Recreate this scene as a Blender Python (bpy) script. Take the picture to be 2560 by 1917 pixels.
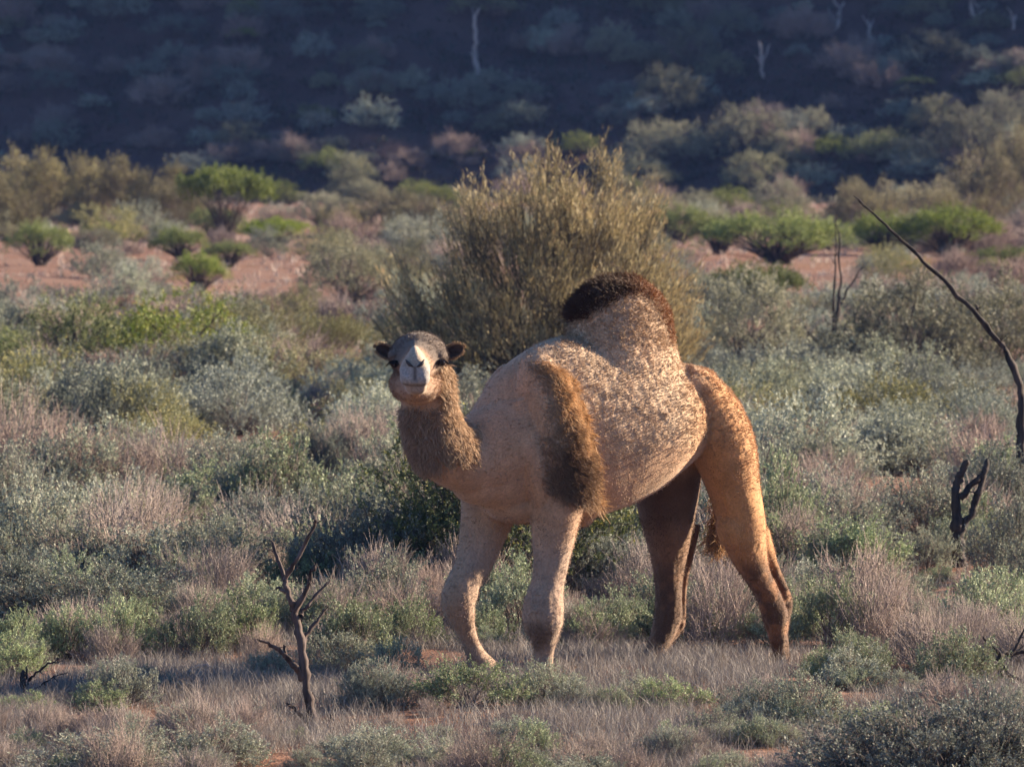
import bpy, math, random
import numpy as np
from mathutils import Vector, noise as mnoise

for o in list(bpy.data.objects):
    bpy.data.objects.remove(o)
scene = bpy.context.scene
COL = scene.collection
random.seed(7)
R = math.radians

# ------------------------------------------------------------------ camera
CAM_D, CAM_H = 40.0, 3.0          # metres in front of the camel / above its feet
FPX, W0, H0, HOR = 19160.0, 2560.0, 1917.0, 283.0
cam_data = bpy.data.cameras.new('camera')
cam = bpy.data.objects.new('camera', cam_data)
COL.objects.link(cam)
scene.camera = cam
cam.location = (0, -CAM_D, CAM_H)
pitch = math.atan((H0 / 2 - HOR) / FPX)
cam.rotation_euler = (R(90) - pitch, 0, 0)
cam_data.sensor_width = 36.0
cam_data.lens = 36.0 * FPX / W0
cam_data.clip_start = 1.0
cam_data.clip_end = 9000.0
cam_data.dof.use_dof = True
cam_data.dof.focus_distance = 39.6
cam_data.dof.aperture_fstop = cam_data.lens / 1000.0 / 0.027
scene.cycles.max_bounces = 4
scene.cycles.diffuse_bounces = 2
scene.cycles.glossy_bounces = 1
scene.cycles.transmission_bounces = 2
scene.render.resolution_x, scene.render.resolution_y = 1024, 766

# ------------------------------------------------------------------ light
SUN_AZ, SUN_EL = 24.0, 20.0       # from the right, a little behind the camel
world = bpy.data.worlds.new('World')
scene.world = world
world.use_nodes = True
wn = world.node_tree
bg = wn.nodes['Background']
sky = wn.nodes.new('ShaderNodeTexSky')
sky.sky_type = 'NISHITA'
sky.sun_disc = False
sky.sun_elevation = R(SUN_EL)
sky.sun_rotation = R(90 - SUN_AZ)
sky.air_density = 1.0
sky.dust_density = 0.0
sky.ozone_density = 6.0
wn.links.new(sky.outputs[0], bg.inputs[0])
bg.inputs[1].default_value = 0.05
sun_dir = Vector((math.cos(R(SUN_EL)) * math.cos(R(SUN_AZ)), math.cos(R(SUN_EL)) * math.sin(R(SUN_AZ)), math.sin(R(SUN_EL))))
sd = bpy.data.lights.new('sun', 'SUN')
sd.energy = 5.0
sd.angle = R(0.53)
sd.color = (1.0, 0.82, 0.60)
sun = bpy.data.objects.new('sun', sd)
COL.objects.link(sun)
sun.rotation_euler = sun_dir.to_track_quat('Z', 'Y').to_euler()
sun.location = sun_dir * 60
vs = scene.view_settings
vs.view_transform = 'Standard'
vs.look = 'None'
vs.exposure = 1.92
vs.gamma = 1.0
vs.use_curve_mapping = False


# ------------------------------------------------------------------ helpers
def at(px, py, Y):
    """world point seen at a photograph pixel at depth Y (metres behind the camel)"""
    d = CAM_D + Y
    return np.array([(px - W0 / 2) / FPX * d, Y, CAM_H - (py - HOR) / FPX * d])


def depth_of_row(py):
    return CAM_H * FPX / (py - HOR) - CAM_D


def gz(x, y):
    """height of the plain"""
    x = np.asarray(x, float); y = np.asarray(y, float)
    return (0.035 * np.sin(x * 0.9 + 0.4) * np.sin(y * 0.55 + 1.3) + 0.05 * np.sin(x * 0.31 + 2.0) * np.cos(y * 0.23)
            + 0.02 * np.sin(x * 2.3 + y * 1.7))


def new_mat(name):
    m = bpy.data.materials.new(name)
    m.use_nodes = True
    nt = m.node_tree
    nt.nodes.clear()
    out = nt.nodes.new('ShaderNodeOutputMaterial')
    return m, nt, out


def node(nt, typ, **kw):
    n = nt.nodes.new(typ)
    for k, v in kw.items():
        setattr(n, k, v)
    return n


def mix_rgb(nt, blend, fac, a, b):
    n = nt.nodes.new('ShaderNodeMix')
    n.data_type = 'RGBA'
    n.blend_type = blend
    for sock, v in ((n.inputs[0], fac), (n.inputs[6], a), (n.inputs[7], b)):
        if isinstance(v, (int, float)):
            sock.default_value = v
        elif isinstance(v, tuple):
            sock.default_value = (*v, 1) if len(v) == 3 else v
        else:
            nt.links.new(v, sock)
    return n.outputs[2]


def leaf_mat(name, transl=0.2, var=0.25, rough=0.6):
    """leaf colour comes from the leaf's own colour attribute, with plant to plant variation"""
    m, nt, out = new_mat(name)
    at_ = node(nt, 'ShaderNodeAttribute', attribute_name='Col')
    oi = node(nt, 'ShaderNodeObjectInfo')
    hsv = node(nt, 'ShaderNodeHueSaturation')
    mr = node(nt, 'ShaderNodeMapRange')
    mr.inputs[3].default_value = 1 - var
    mr.inputs[4].default_value = 1 + var
    nt.links.new(oi.outputs['Random'], mr.inputs[0])
    nt.links.new(mr.outputs[0], hsv.inputs['Value'])
    mul = node(nt, 'ShaderNodeMath', operation='MULTIPLY')
    mul.inputs[1].default_value = 7.31
    fr = node(nt, 'ShaderNodeMath', operation='FRACT')
    nt.links.new(oi.outputs['Random'], mul.inputs[0])
    nt.links.new(mul.outputs[0], fr.inputs[0])
    mr2 = node(nt, 'ShaderNodeMapRange')
    mr2.inputs[3].default_value = 0.8
    mr2.inputs[4].default_value = 1.15
    nt.links.new(fr.outputs[0], mr2.inputs[0])
    nt.links.new(mr2.outputs[0], hsv.inputs['Saturation'])
    nt.links.new(at_.outputs['Color'], hsv.inputs['Color'])
    b = node(nt, 'ShaderNodeBsdfPrincipled')
    b.inputs['Roughness'].default_value = rough
    b.inputs['Specular IOR Level'].default_value = 0.25
    nt.links.new(hsv.outputs[0], b.inputs['Base Color'])
    t = node(nt, 'ShaderNodeBsdfTranslucent')
    nt.links.new(hsv.outputs[0], t.inputs['Color'])
    ms = node(nt, 'ShaderNodeMixShader')
    ms.inputs[0].default_value = transl
    nt.links.new(b.outputs[0], ms.inputs[1])
    nt.links.new(t.outputs[0], ms.inputs[2])
    nt.links.new(ms.outputs[0], out.inputs[0])
    return m


def wood_mat(name, c1, c2, scale=30.0, bump=0.4):
    m, nt, out = new_mat(name)
    tc = node(nt, 'ShaderNodeTexCoord')
    mp = node(nt, 'ShaderNodeMapping')
    mp.inputs['Scale'].default_value = (1, 1, 0.12)
    nt.links.new(tc.outputs['Object'], mp.inputs[0])
    n1 = node(nt, 'ShaderNodeTexNoise')
    n1.inputs['Scale'].default_value = scale
    n1.inputs['Detail'].default_value = 6
    nt.links.new(mp.outputs[0], n1.inputs[0])
    rp = node(nt, 'ShaderNodeValToRGB')
    rp.color_ramp.elements[0].position = 0.35
    rp.color_ramp.elements[1].position = 0.68
    rp.color_ramp.elements[0].color = (*c1, 1)
    rp.color_ramp.elements[1].color = (*c2, 1)
    nt.links.new(n1.outputs[0], rp.inputs[0])
    b = node(nt, 'ShaderNodeBsdfPrincipled')
    b.inputs['Roughness'].default_value = 0.85
    b.inputs['Specular IOR Level'].default_value = 0.2
    nt.links.new(rp.outputs[0], b.inputs['Base Color'])
    bp = node(nt, 'ShaderNodeBump')
    bp.inputs['Strength'].default_value = bump
    bp.inputs['Distance'].default_value = 0.02
    nt.links.new(n1.outputs[0], bp.inputs['Height'])
    nt.links.new(bp.outputs[0], b.inputs['Normal'])
    nt.links.new(b.outputs[0], out.inputs[0])
    return m


def nrm(v):
    return v / np.maximum(np.linalg.norm(v, axis=-1, keepdims=True), 1e-9)


class Geo:
    """collects numpy vertex / face blocks, then becomes ONE mesh"""
    def __init__(self):
        self.v, self.f, self.c, self.m, self.n = [], [], [], [], 0

    def add(self, v, f, col=None, mi=0):
        v = np.asarray(v, np.float32).reshape(-1, 3)
        f = np.asarray(f, np.int64)
        self.v.append(v)
        self.f.append(f + self.n)
        if col is None:
            col = np.full((len(v), 3), 0.2, np.float32)
        col = np.asarray(col, np.float32)
        if col.ndim == 1:
            col = np.tile(col, (len(v), 1))
        self.c.append(col)
        self.m.append(np.full(len(f), mi, np.int32))
        self.n += len(v)

    def mesh(self, name, mats, smooth=False):
        me = bpy.data.meshes.new(name)
        V = np.concatenate(self.v)
        nl = sum(f.size for f in self.f)
        nf = sum(len(f) for f in self.f)
        me.vertices.add(len(V))
        me.vertices.foreach_set('co', V.ravel())
        me.loops.add(nl)
        me.loops.foreach_set('vertex_index', np.concatenate([f.ravel() for f in self.f]).astype(np.int32))
        tot = np.concatenate([np.full(len(f), f.shape[1], np.int32) for f in self.f])
        me.polygons.add(nf)
        st = np.zeros(nf, np.int32)
        st[1:] = np.cumsum(tot)[:-1]
        me.polygons.foreach_set('loop_start', st)
        me.polygons.foreach_set('material_index', np.concatenate(self.m))
        me.update(calc_edges=True)
        ca = me.color_attributes.new('Col', 'FLOAT_COLOR', 'POINT')
        C = np.concatenate(self.c)
        ca.data.foreach_set('color', np.concatenate([C, np.ones((len(C), 1), np.float32)], 1).ravel())
        if smooth:
            me.polygons.foreach_set('use_smooth', np.ones(nf, bool))
        for m in (mats if isinstance(mats, (list, tuple)) else [mats]):
            me.materials.append(m)
        me.validate()
        return me


def tubes(g, P, Rr, sides=4, col=None, mi=0, cap=True):
    """P (N,K,3) polylines, Rr (N,K) radii"""
    P = np.asarray(P, float); Rr = np.asarray(Rr, float)
    N, K, _ = P.shape
    T = nrm(np.gradient(P, axis=1))
    ref = np.where(np.abs(T[..., 2:3]) > 0.9, np.array([1.0, 0, 0]), np.array([0, 0, 1.0]))
    ref = np.repeat(ref[:, :1], K, axis=1)
    A = nrm(np.cross(T, ref)); B = np.cross(T, A)
    th = np.arange(sides) * 2 * np.pi / sides
    V = P[:, :, None] + Rr[:, :, None, None] * (np.cos(th)[None, None, :, None] * A[:, :, None] + np.sin(th)[None, None, :, None] * B[:, :, None])
    base = (np.arange(N)[:, None, None] * K + np.arange(K - 1)[None, :, None]) * sides
    j = np.arange(sides)[None, None]; j2 = (j + 1) % sides
    F = np.stack([base + j, base + j2, base + sides + j2, base + sides + j], -1).reshape(-1, 4)
    if col is not None and np.ndim(col) == 2:
        col = np.repeat(np.asarray(col), K * sides, axis=0)
    g.add(V, F, col, mi)


def leaves(g, P, D, L, Wd, rng, col, mi=0):
    """diamond leaves: base points, directions, lengths, widths"""
    D = nrm(D)
    S = nrm(np.cross(D, nrm(rng.normal(size=D.shape))))
    U = np.cross(D, S)
    L = L[:, None]; Wd = Wd[:, None]
    m = P + D * L * 0.5 + U * L * 0.08
    V = np.stack([P, m + S * Wd * .5, P + D * L, m - S * Wd * .5], 1)
    n = len(P)
    F = np.arange(n)[:, None] * 4 + np.arange(4)[None]
    g.add(V, F, np.repeat(col, 4, axis=0), mi)


def link(name, me, parent=None, loc=None, rz=0.0, scale=None):
    o = bpy.data.objects.new(name, me)
    COL.objects.link(o)
    if parent is not None:
        o.parent = parent
    if loc is not None:
        o.location = [float(c) for c in loc]
    o.rotation_euler = (0, 0, rz)
    if scale is not None:
        o.scale = scale if isinstance(scale, (tuple, list)) else (scale,) * 3
    return o


def tag(o, label, cat, group=None):
    o['label'] = label
    o['category'] = cat
    if group:
        o['group'] = group
    return o


# ------------------------------------------------------------------ ground
def ground_material(name, ca, cb):
    m, nt, out = new_mat(name)
    tc = node(nt, 'ShaderNodeTexCoord')
    n1 = node(nt, 'ShaderNodeTexNoise'); n1.inputs['Scale'].default_value = 0.55; n1.inputs['Detail'].default_value = 5
    n2 = node(nt, 'ShaderNodeTexNoise'); n2.inputs['Scale'].default_value = 14; n2.inputs['Detail'].default_value = 8
    n3 = node(nt, 'ShaderNodeTexNoise'); n3.inputs['Scale'].default_value = 60; n3.inputs['Detail'].default_value = 4
    for n in (n1, n2, n3):
        nt.links.new(tc.outputs['Object'], n.inputs[0])
    r1 = node(nt, 'ShaderNodeValToRGB')
    r1.color_ramp.elements[0].position = 0.3; r1.color_ramp.elements[1].position = 0.7
    r1.color_ramp.elements[0].color = (*ca, 1)
    r1.color_ramp.elements[1].color = (*cb, 1)
    nt.links.new(n1.outputs[0], r1.inputs[0])
    r2 = node(nt, 'ShaderNodeValToRGB')
    r2.color_ramp.elements[0].position = 0.38; r2.color_ramp.elements[1].position = 0.66
    r2.color_ramp.elements[0].color = (0.45, 0.4, 0.38, 1)
    r2.color_ramp.elements[1].color = (1, 1, 1, 1)
    nt.links.new(n2.outputs[0], r2.inputs[0])
    c = mix_rgb(nt, 'MULTIPLY', 0.8, r1.outputs[0], r2.outputs[0])
    b = node(nt, 'ShaderNodeBsdfPrincipled')
    b.inputs['Roughness'].default_value = 0.95
    b.inputs['Specular IOR Level'].default_value = 0.1
    nt.links.new(c, b.inputs['Base Color'])
    bp = node(nt, 'ShaderNodeBump'); bp.inputs['Strength'].default_value = 0.7; bp.inputs['Distance'].default_value = 0.03
    ad = node(nt, 'ShaderNodeMath', operation='ADD')
    nt.links.new(n2.outputs[0], ad.inputs[0]); nt.links.new(n3.outputs[0], ad.inputs[1])
    nt.links.new(ad.outputs[0], bp.inputs['Height'])
    nt.links.new(bp.outputs[0], b.inputs['Normal'])
    nt.links.new(b.outputs[0], out.inputs[0])
    return m


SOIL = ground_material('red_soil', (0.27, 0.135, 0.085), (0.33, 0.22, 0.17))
STONY = ground_material('stony_slope_shade_tone', (0.085, 0.05, 0.045), (0.13, 0.085, 0.075))  # slope colours darkened to deepen the hill's shade


def grid_mesh(name, xs, ys, zf, mat):
    X, Y = np.meshgrid(xs, ys)
    V = np.stack([X, Y, zf(X, Y)], -1).reshape(-1, 3)
    nx, ny = len(xs), len(ys)
    i = (np.arange(ny - 1)[:, None] * nx + np.arange(nx - 1)[None]).reshape(-1)
    F = np.stack([i, i + 1, i + nx + 1, i + nx], -1)
    g = Geo(); g.add(V, F)
    return g.mesh(name, mat, smooth=True)


def warp(a, b, n, core):
    t = np.linspace(-1, 1, n)
    w = np.sign(t) * (np.abs(t) * core + (np.abs(t) ** 6) * (b - core))
    return w


ys = np.concatenate([[-2500, -900, -300, -120, -60, -40], np.arange(-30, 40, 0.3), np.arange(40, 300, 2.0), [350, 500, 900, 2000, 4500]])
xs = np.concatenate([[-4000, -1200, -400, -150, -80], np.arange(-40, -12, 1.5), np.arange(-12, 12, 0.3), np.arange(12, 40, 1.5), [60, 120, 250, 500, 1200, 4000]])
g_me = grid_mesh('ground', xs, ys, lambda X, Y: gz(X, Y), SOIL)
ground = link('ground', g_me); ground['kind'] = 'structure'

HILL_Y = 222.0
SPUR_H = 82.3


def hill_z(x, y):
    """stony rise behind the plain; it climbs much higher to the right, out of frame, where it hides the low sun"""
    x = np.asarray(x, float); y = np.asarray(y, float)
    u = np.maximum(y - (HILL_Y - 0.25 * x + 1.2 * np.sin(x * 0.13)), 0)
    face = 0.40 * np.minimum(u, 60) + 0.15 * np.maximum(u - 60, 0)
    # mountain spur to the right, whose crest climbs away from the plain
    ca_, sa_ = math.cos(R(SUN_AZ)), math.sin(R(SUN_AZ))
    along, across = x * ca_ + y * sa_, -x * sa_ + y * ca_
    crest_h = np.clip(SPUR_H + 0.80 * (across - 214.3), 0, 170)
    spur = crest_h * np.clip(1 - np.abs(along - 294.0) / 130.0, 0, 1)
    rough = 0.35 * np.sin(x * 0.7 + y * 0.3) * np.sin(y * 0.5 - x * 0.2) + 0.18 * np.sin(x * 1.9) * np.sin(y * 1.3)
    face = np.where(spur > 0, np.maximum(face, spur), face); spur = 0
    return face + spur + rough * np.clip(u / 6, 0, 1) - 0.6 * (u <= 0) - 0.05


hx = np.concatenate([np.arange(-700, -60, 20.0), np.arange(-60, 60, 0.8), np.arange(60, 620, 6.0)])
hy = np.concatenate([np.arange(205, 300, 0.8), np.arange(300, 760, 8.0)])
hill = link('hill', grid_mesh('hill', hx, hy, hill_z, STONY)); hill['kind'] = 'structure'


def plant_z(x, y):
    h = float(hill_z(x, y)) if y > 205 else -9
    return max(float(gz(x, y)), h)


# ------------------------------------------------------------------ plant builders
def make_plant(seed, W, H, M, K, L, leaf, leafw, twig, cA, cB, tip=None, tipf=0.25, lift=0.25, shell=0.45, up=0.55,
               spread=0.5, stems=9, stem_r=0.008, twig_r=0.0016, wood=(0.12, 0.095, 0.085), twigs_drawn=True, cl=0.16,
               lump=0.22, flat=False, leaf_follow=0.7, base_w=0.06, leafmin=0.15, curve=0.35):
    rng = np.random.default_rng(seed)
    gs, gl = Geo(), Geo()
    ph = rng.uniform(0, 2 * np.pi, M)
    ct = rng.uniform(0.0, 1, M) if not flat else rng.uniform(0.0, 1, M)
    st = np.sqrt(1 - ct ** 2)
    lob = 1 + lump * (np.sin(ph * 3 + rng.uniform(0, 6)) * 0.6 + np.sin(ph * 5 + ct * 7 + rng.uniform(0, 6)) * 0.6)
    r = (shell + (1 - shell) * rng.uniform(0, 1, M) ** 0.5) * lob
    C = np.stack([W * r * st * np.cos(ph), W * r * st * np.sin(ph), H * (lift + (1 - lift) * np.clip(r * ct, 0, 1.15))], -1)
    if flat:
        C[:, 2] = H * (lift + (1 - lift) * (1 - (r * st) ** 2 * 0.55) * (0.35 + 0.65 * rng.uniform(0, 1, M) ** .45))
    # stems: every cluster is carried by a limb
    B = rng.normal(size=(M, 3)) * np.array([base_w, base_w, 0]) * W
    mid = B + (C - B) * np.array([curve, curve, 0.55]) + rng.normal(size=(M, 3)) * 0.06 * W
    t = np.linspace(0, 1, 6)[None, :, None]
    P = (1 - t) ** 2 * B[:, None] + 2 * t * (1 - t) * mid[:, None] + t ** 2 * C[:, None]
    P[:, 1:-1] += rng.normal(size=(M, 4, 3)) * 0.018 * W
    P[:, 0, 2] = -0.04
    big = np.zeros(M); big[:stems] = 1
    rad = (stem_r * (0.45 + 0.75 * big * rng.uniform(.7, 1.3, M)))[:, None] * np.linspace(1, 0.28, 6)[None]
    wc = np.array(wood)[None] * rng.uniform(0.7, 1.35, (M, 1))
    tubes(gs, P, rad, 5 if stem_r > .02 else 4, wc)
    # twigs
    N = M * K
    o = np.repeat(C, K, 0) + rng.normal(size=(N, 3)) * cl * np.array([W, W, H * 0.8]) * 0.55
    o[:, 2] = np.maximum(o[:, 2], 0.02)
    outw = nrm(np.repeat(C, K, 0) * np.array([1, 1, 0.4]))
    D = nrm(outw * spread + np.array([0, 0, up]) + rng.normal(size=(N, 3)) * 0.38)
    ln = twig * rng.uniform(0.45, 1.1, N)
    if twigs_drawn:
        tt = np.linspace(-0.5, 1, 3)[None, :, None]
        TP = o[:, None] + D[:, None] * ln[:, None, None] * tt
        TP[:, 1] += rng.normal(size=(N, 3)) * 0.06 * ln[:, None]
        TP[..., 2] = np.maximum(TP[..., 2], 0.0)
        tubes(gs, TP, twig_r * np.tile([1.2, 1, 0.5], (N, 1)), 3, np.array(wood)[None] * rng.uniform(0.8, 1.7, (N, 1)))
    if L > 0:
        n = N * L
        s = rng.uniform(leafmin, 1.02, n)
        Dn = np.repeat(D, L, 0); lnn = np.repeat(ln, L)
        p = np.repeat(o, L, 0) + Dn * (lnn * s)[:, None] + rng.normal(size=(n, 3)) * leaf * 0.18
        ld = nrm(Dn * leaf_follow + rng.normal(size=(n, 3)) * 0.55)
        mixv = np.clip(np.repeat(np.repeat(rng.uniform(0, 1, M), K) * .6 + rng.uniform(0, .4, N), L) + rng.normal(size=n) * 0.15, 0, 1)[:, None]
        col = np.array(cA) * (1 - mixv) + np.array(cB) * mixv
        if tip is not None:
            tm = ((s > 0.7) & (rng.uniform(size=n) < np.clip(np.repeat(rng.uniform(-.2, 1, N), L) * tipf * 3, 0, 1)))[:, None]
            col = np.where(tm, np.array(tip) * rng.uniform(.8, 1.2, (n, 1)), col)
        col = col * rng.uniform(0.75, 1.25, (n, 1))
        p[:, 2] = np.maximum(p[:, 2], 0.005)
        leaves(gl, p, ld, leaf * rng.uniform(.6, 1.25, n), leafw * rng.uniform(.6, 1.25, n), rng, col)
    return gs, gl


LEAF = leaf_mat('grey_green_leaf')
LEAFD = leaf_mat('leaf_far', var=0.36)
TWIG = leaf_mat('dry_twig_bark', transl=0.0, var=0.15, rough=0.9)
SILVER = wood_mat('weathered_dead_wood', (0.03, 0.022, 0.02), (0.15, 0.11, 0.10), 26)
DARKWOOD = wood_mat('dark_dead_wood', (0.02, 0.017, 0.017), (0.07, 0.055, 0.05), 26)
PALEWOOD = wood_mat('bleached_dead_wood', (0.22, 0.19, 0.18), (0.42, 0.36, 0.33), 12)

PROTO = {}
SIZE = {}


def proto(name, variants, merged, **kw):
    out = []
    for i in range(variants):
        gs, gl = make_plant(seed=hash(name) % 1000 if False else sum(map(ord, name)) + 31 * i, **kw)
        if merged:
            for v, f, c, m in zip(gl.v, gl.f, gl.c, gl.m):
                pass
            g = Geo()
            off = 0
            g.add(np.concatenate(gs.v), np.concatenate([f for f in gs.f if f.shape[1] == 4]), np.concatenate(gs.c), 1)
            if gl.v:
                g.add(np.concatenate(gl.v), np.concatenate(gl.f), np.concatenate(gl.c), 0)
            out.append((g.mesh(name, [LEAFD, TWIG]), None))
        else:
            out.append((gl.mesh(name + '_foliage', LEAF) if gl.v else None, gs.mesh(name + '_stems', TWIG)))
    PROTO[name] = out
    co = []
    for a, b in out:
        me = a if a is not None else b
        v = np.empty(len(me.vertices) * 3); me.vertices.foreach_get('co', v); co.append(v.reshape(-1, 3))
    co = np.concatenate(co)
    SIZE[name] = (2 * np.percentile(np.abs(co[:, 0]), 97.5), np.percentile(co[:, 2], 99))


GREY = dict(cA=(0.20, 0.225, 0.165), cB=(0.40, 0.42, 0.32))
GREEN = dict(cA=(0.17, 0.215, 0.115), cB=(0.35, 0.40, 0.24))
BLUE = dict(cA=(0.135, 0.155, 0.13), cB=(0.27, 0.295, 0.24))
# near plants: foliage and stems stay separate parts
proto('saltbush', 4, False, W=0.42, H=0.55, M=70, K=10, L=13, leaf=0.026, leafw=0.010, twig=0.13, lift=0.12, **GREY)
proto('green_saltbush', 4, False, W=0.38, H=0.52, M=60, K=9, L=13, leaf=0.03, leafw=0.012, twig=0.15, lift=0.15, up=0.9, **GREEN)
proto('dark_saltbush', 3, False, W=0.62, H=0.55, M=150, K=12, L=14, leaf=0.024, leafw=0.010, twig=0.12, lift=0.08, lump=.3, **BLUE)
proto('wiry_brush', 4, False, W=0.45, H=0.5, M=70, K=12, L=2, leaf=0.018, leafw=0.008, twig=0.22, lift=0.1, up=0.7, stem_r=0.006, twig_r=0.0022,
      wood=(0.24, 0.19, 0.17), cA=(0.22, 0.19, 0.12), cB=(0.3, 0.26, 0.2))
# distant plants: one mesh each
proto('far_saltbush', 4, True, W=0.6, H=0.65, M=80, K=7, L=13, leaf=0.036, leafw=0.015, twig=0.18, lift=0.1, twigs_drawn=False, **GREY)
proto('far_bluebush', 3, True, W=0.8, H=0.7, M=90, K=7, L=13, leaf=0.038, leafw=0.016, twig=0.18, lift=0.08, twigs_drawn=False, **BLUE)
proto('far_olive', 3, True, W=0.7, H=0.75, M=90, K=7, L=13, leaf=0.036, leafw=0.014, twig=0.2, lift=0.1, twigs_drawn=False, up=.8, cA=(0.14, 0.145, 0.065), cB=(0.29, 0.275, 0.14), tip=(0.36, 0.31, 0.13), tipf=.15)
proto('far_brush', 3, True, W=0.65, H=0.7, M=60, K=12, L=2, leaf=0.04, leafw=0.015, twig=0.3, lift=0.1, twig_r=0.004, wood=(0.22, 0.165, 0.15),
      cA=(0.2, 0.17, 0.11), cB=(0.27, 0.22, 0.17))
proto('mulga', 4, True, W=1.5, H=1.9, M=120, K=13, L=11, leaf=0.075, leafw=0.026, twig=0.26, lift=0.20, flat=True, twigs_drawn=False, stem_r=0.05,
      cA=(0.10, 0.14, 0.03), cB=(0.25, 0.29, 0.065), up=0.9, cl=0.13, wood=(0.06, 0.045, 0.04))
proto('umbrella_mulga', 2, True, W=1.5, H=1.9, M=120, K=14, L=11, leaf=0.075, leafw=0.026, twig=0.24, lift=0.50, flat=True, twigs_drawn=False, stem_r=0.022,
      cA=(0.10, 0.14, 0.03), cB=(0.25, 0.29, 0.065), up=0.9, cl=0.12, wood=(0.06, 0.045, 0.04), curve=.25)
proto('green_acacia', 3, True, W=1.1, H=1.5, M=90, K=10, L=11, leaf=0.06, leafw=0.022, twig=0.25, lift=0.28, twigs_drawn=False, stem_r=0.03,
      cA=(0.10, 0.135, 0.035), cB=(0.20, 0.225, 0.07), tip=(0.27, 0.25, 0.07), cl=0.14, wood=(0.07, 0.05, 0.045))
proto('grey_wattle', 3, True, W=1.9, H=2.2, M=150, K=10, L=10, leaf=0.09, leafw=0.03, twig=0.32, lift=0.18, twigs_drawn=False, stem_r=0.03,
      cA=(0.17, 0.175, 0.11), cB=(0.25, 0.24, 0.15), cl=0.11, lump=.15, wood=(0.1, 0.08, 0.07))
proto('olive_broom', 2, True, W=1.5, H=2.2, M=120, K=12, L=9, leaf=0.11, leafw=0.018, twig=0.5, lift=0.2, stem_r=0.02, twig_r=0.004, leaf_follow=1.6,
      up=1.1, cA=(0.16, 0.15, 0.07), cB=(0.27, 0.24, 0.12), cl=0.1, wood=(0.11, 0.085, 0.06))


def put(kind, name, x, y, s, rz, v, label, cat, group=None, sz=None):
    """one plant = one top-level object; near kinds carry foliage and stems as parts"""
    a, b = PROTO[kind][v % len(PROTO[kind])]
    sc = (s, s, s * (sz or 1.0))
    z = plant_z(x, y) - 0.01
    if b is None:
        o = link(name, a, None, (x, y, z), rz, sc)
    else:
        o = link(name, None, None, (x, y, z), rz, sc)
        if a is not None:
            link('foliage', a, o)
        link('stems', b, o)
    return tag(o, label, cat, group)


def put_px(kind, name, px, base, width, rz, v, label, cat, group=None, height=None):
    """place a plant whose foot stands on the ground seen at (px, base row), with its real width for that distance"""
    Y = depth_of_row(base)
    d = CAM_D + Y
    Wm, Hm = SIZE[kind]
    s = width / FPX * d / Wm
    sz = None
    if height:
        sz = (height / FPX * d / Hm) / s
    PLACED.append((px, base, width))
    return put(kind, name, (px - W0 / 2) / FPX * d, Y, s, rz, v, label, cat, group, sz)


PLACED = []

# ------------------------------------------------------------------ camel
HEAD = R(42.0)                     # the trunk points left and towards the camera
FWD = np.array([-math.cos(HEAD), -math.sin(HEAD), 0.0])
LAT = np.array([math.sin(HEAD), -math.cos(HEAD), 0.0])


def cp(px, py, l):
    """camel point: photograph pixel plus the anatomical offset to the animal's left"""
    k = (px - W0 / 2) / FPX
    c, s_ = math.cos(HEAD), math.sin(HEAD)
    s = (CAM_D * k - c * k * l - s_ * l) / (-c + s_ * k)
    p = FWD * s + LAT * l
    d = CAM_D + p[1]
    return np.array([p[0], p[1], CAM_H - (py - HOR) / FPX * d])


PXM = CAM_D / FPX                  # metres per photograph pixel at the camel


def spline(Q, n):
    """Catmull-Rom through rows of Q"""
    Q = np.asarray(Q, float)
    E = np.vstack([2 * Q[0] - Q[1], Q, 2 * Q[-1] - Q[-2]])
    out = []
    for i in range(len(Q) - 1):
        a, b, c, d = E[i], E[i + 1], E[i + 2], E[i + 3]
        for t in np.linspace(0, 1, n, endpoint=False):
            out.append(0.5 * ((2 * b) + (c - a) * t + (2 * a - 5 * b + 4 * c - d) * t * t + (3 * b - a - 3 * c + d) * t ** 3))
    out.append(Q[-1])
    return np.array(out)


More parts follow.
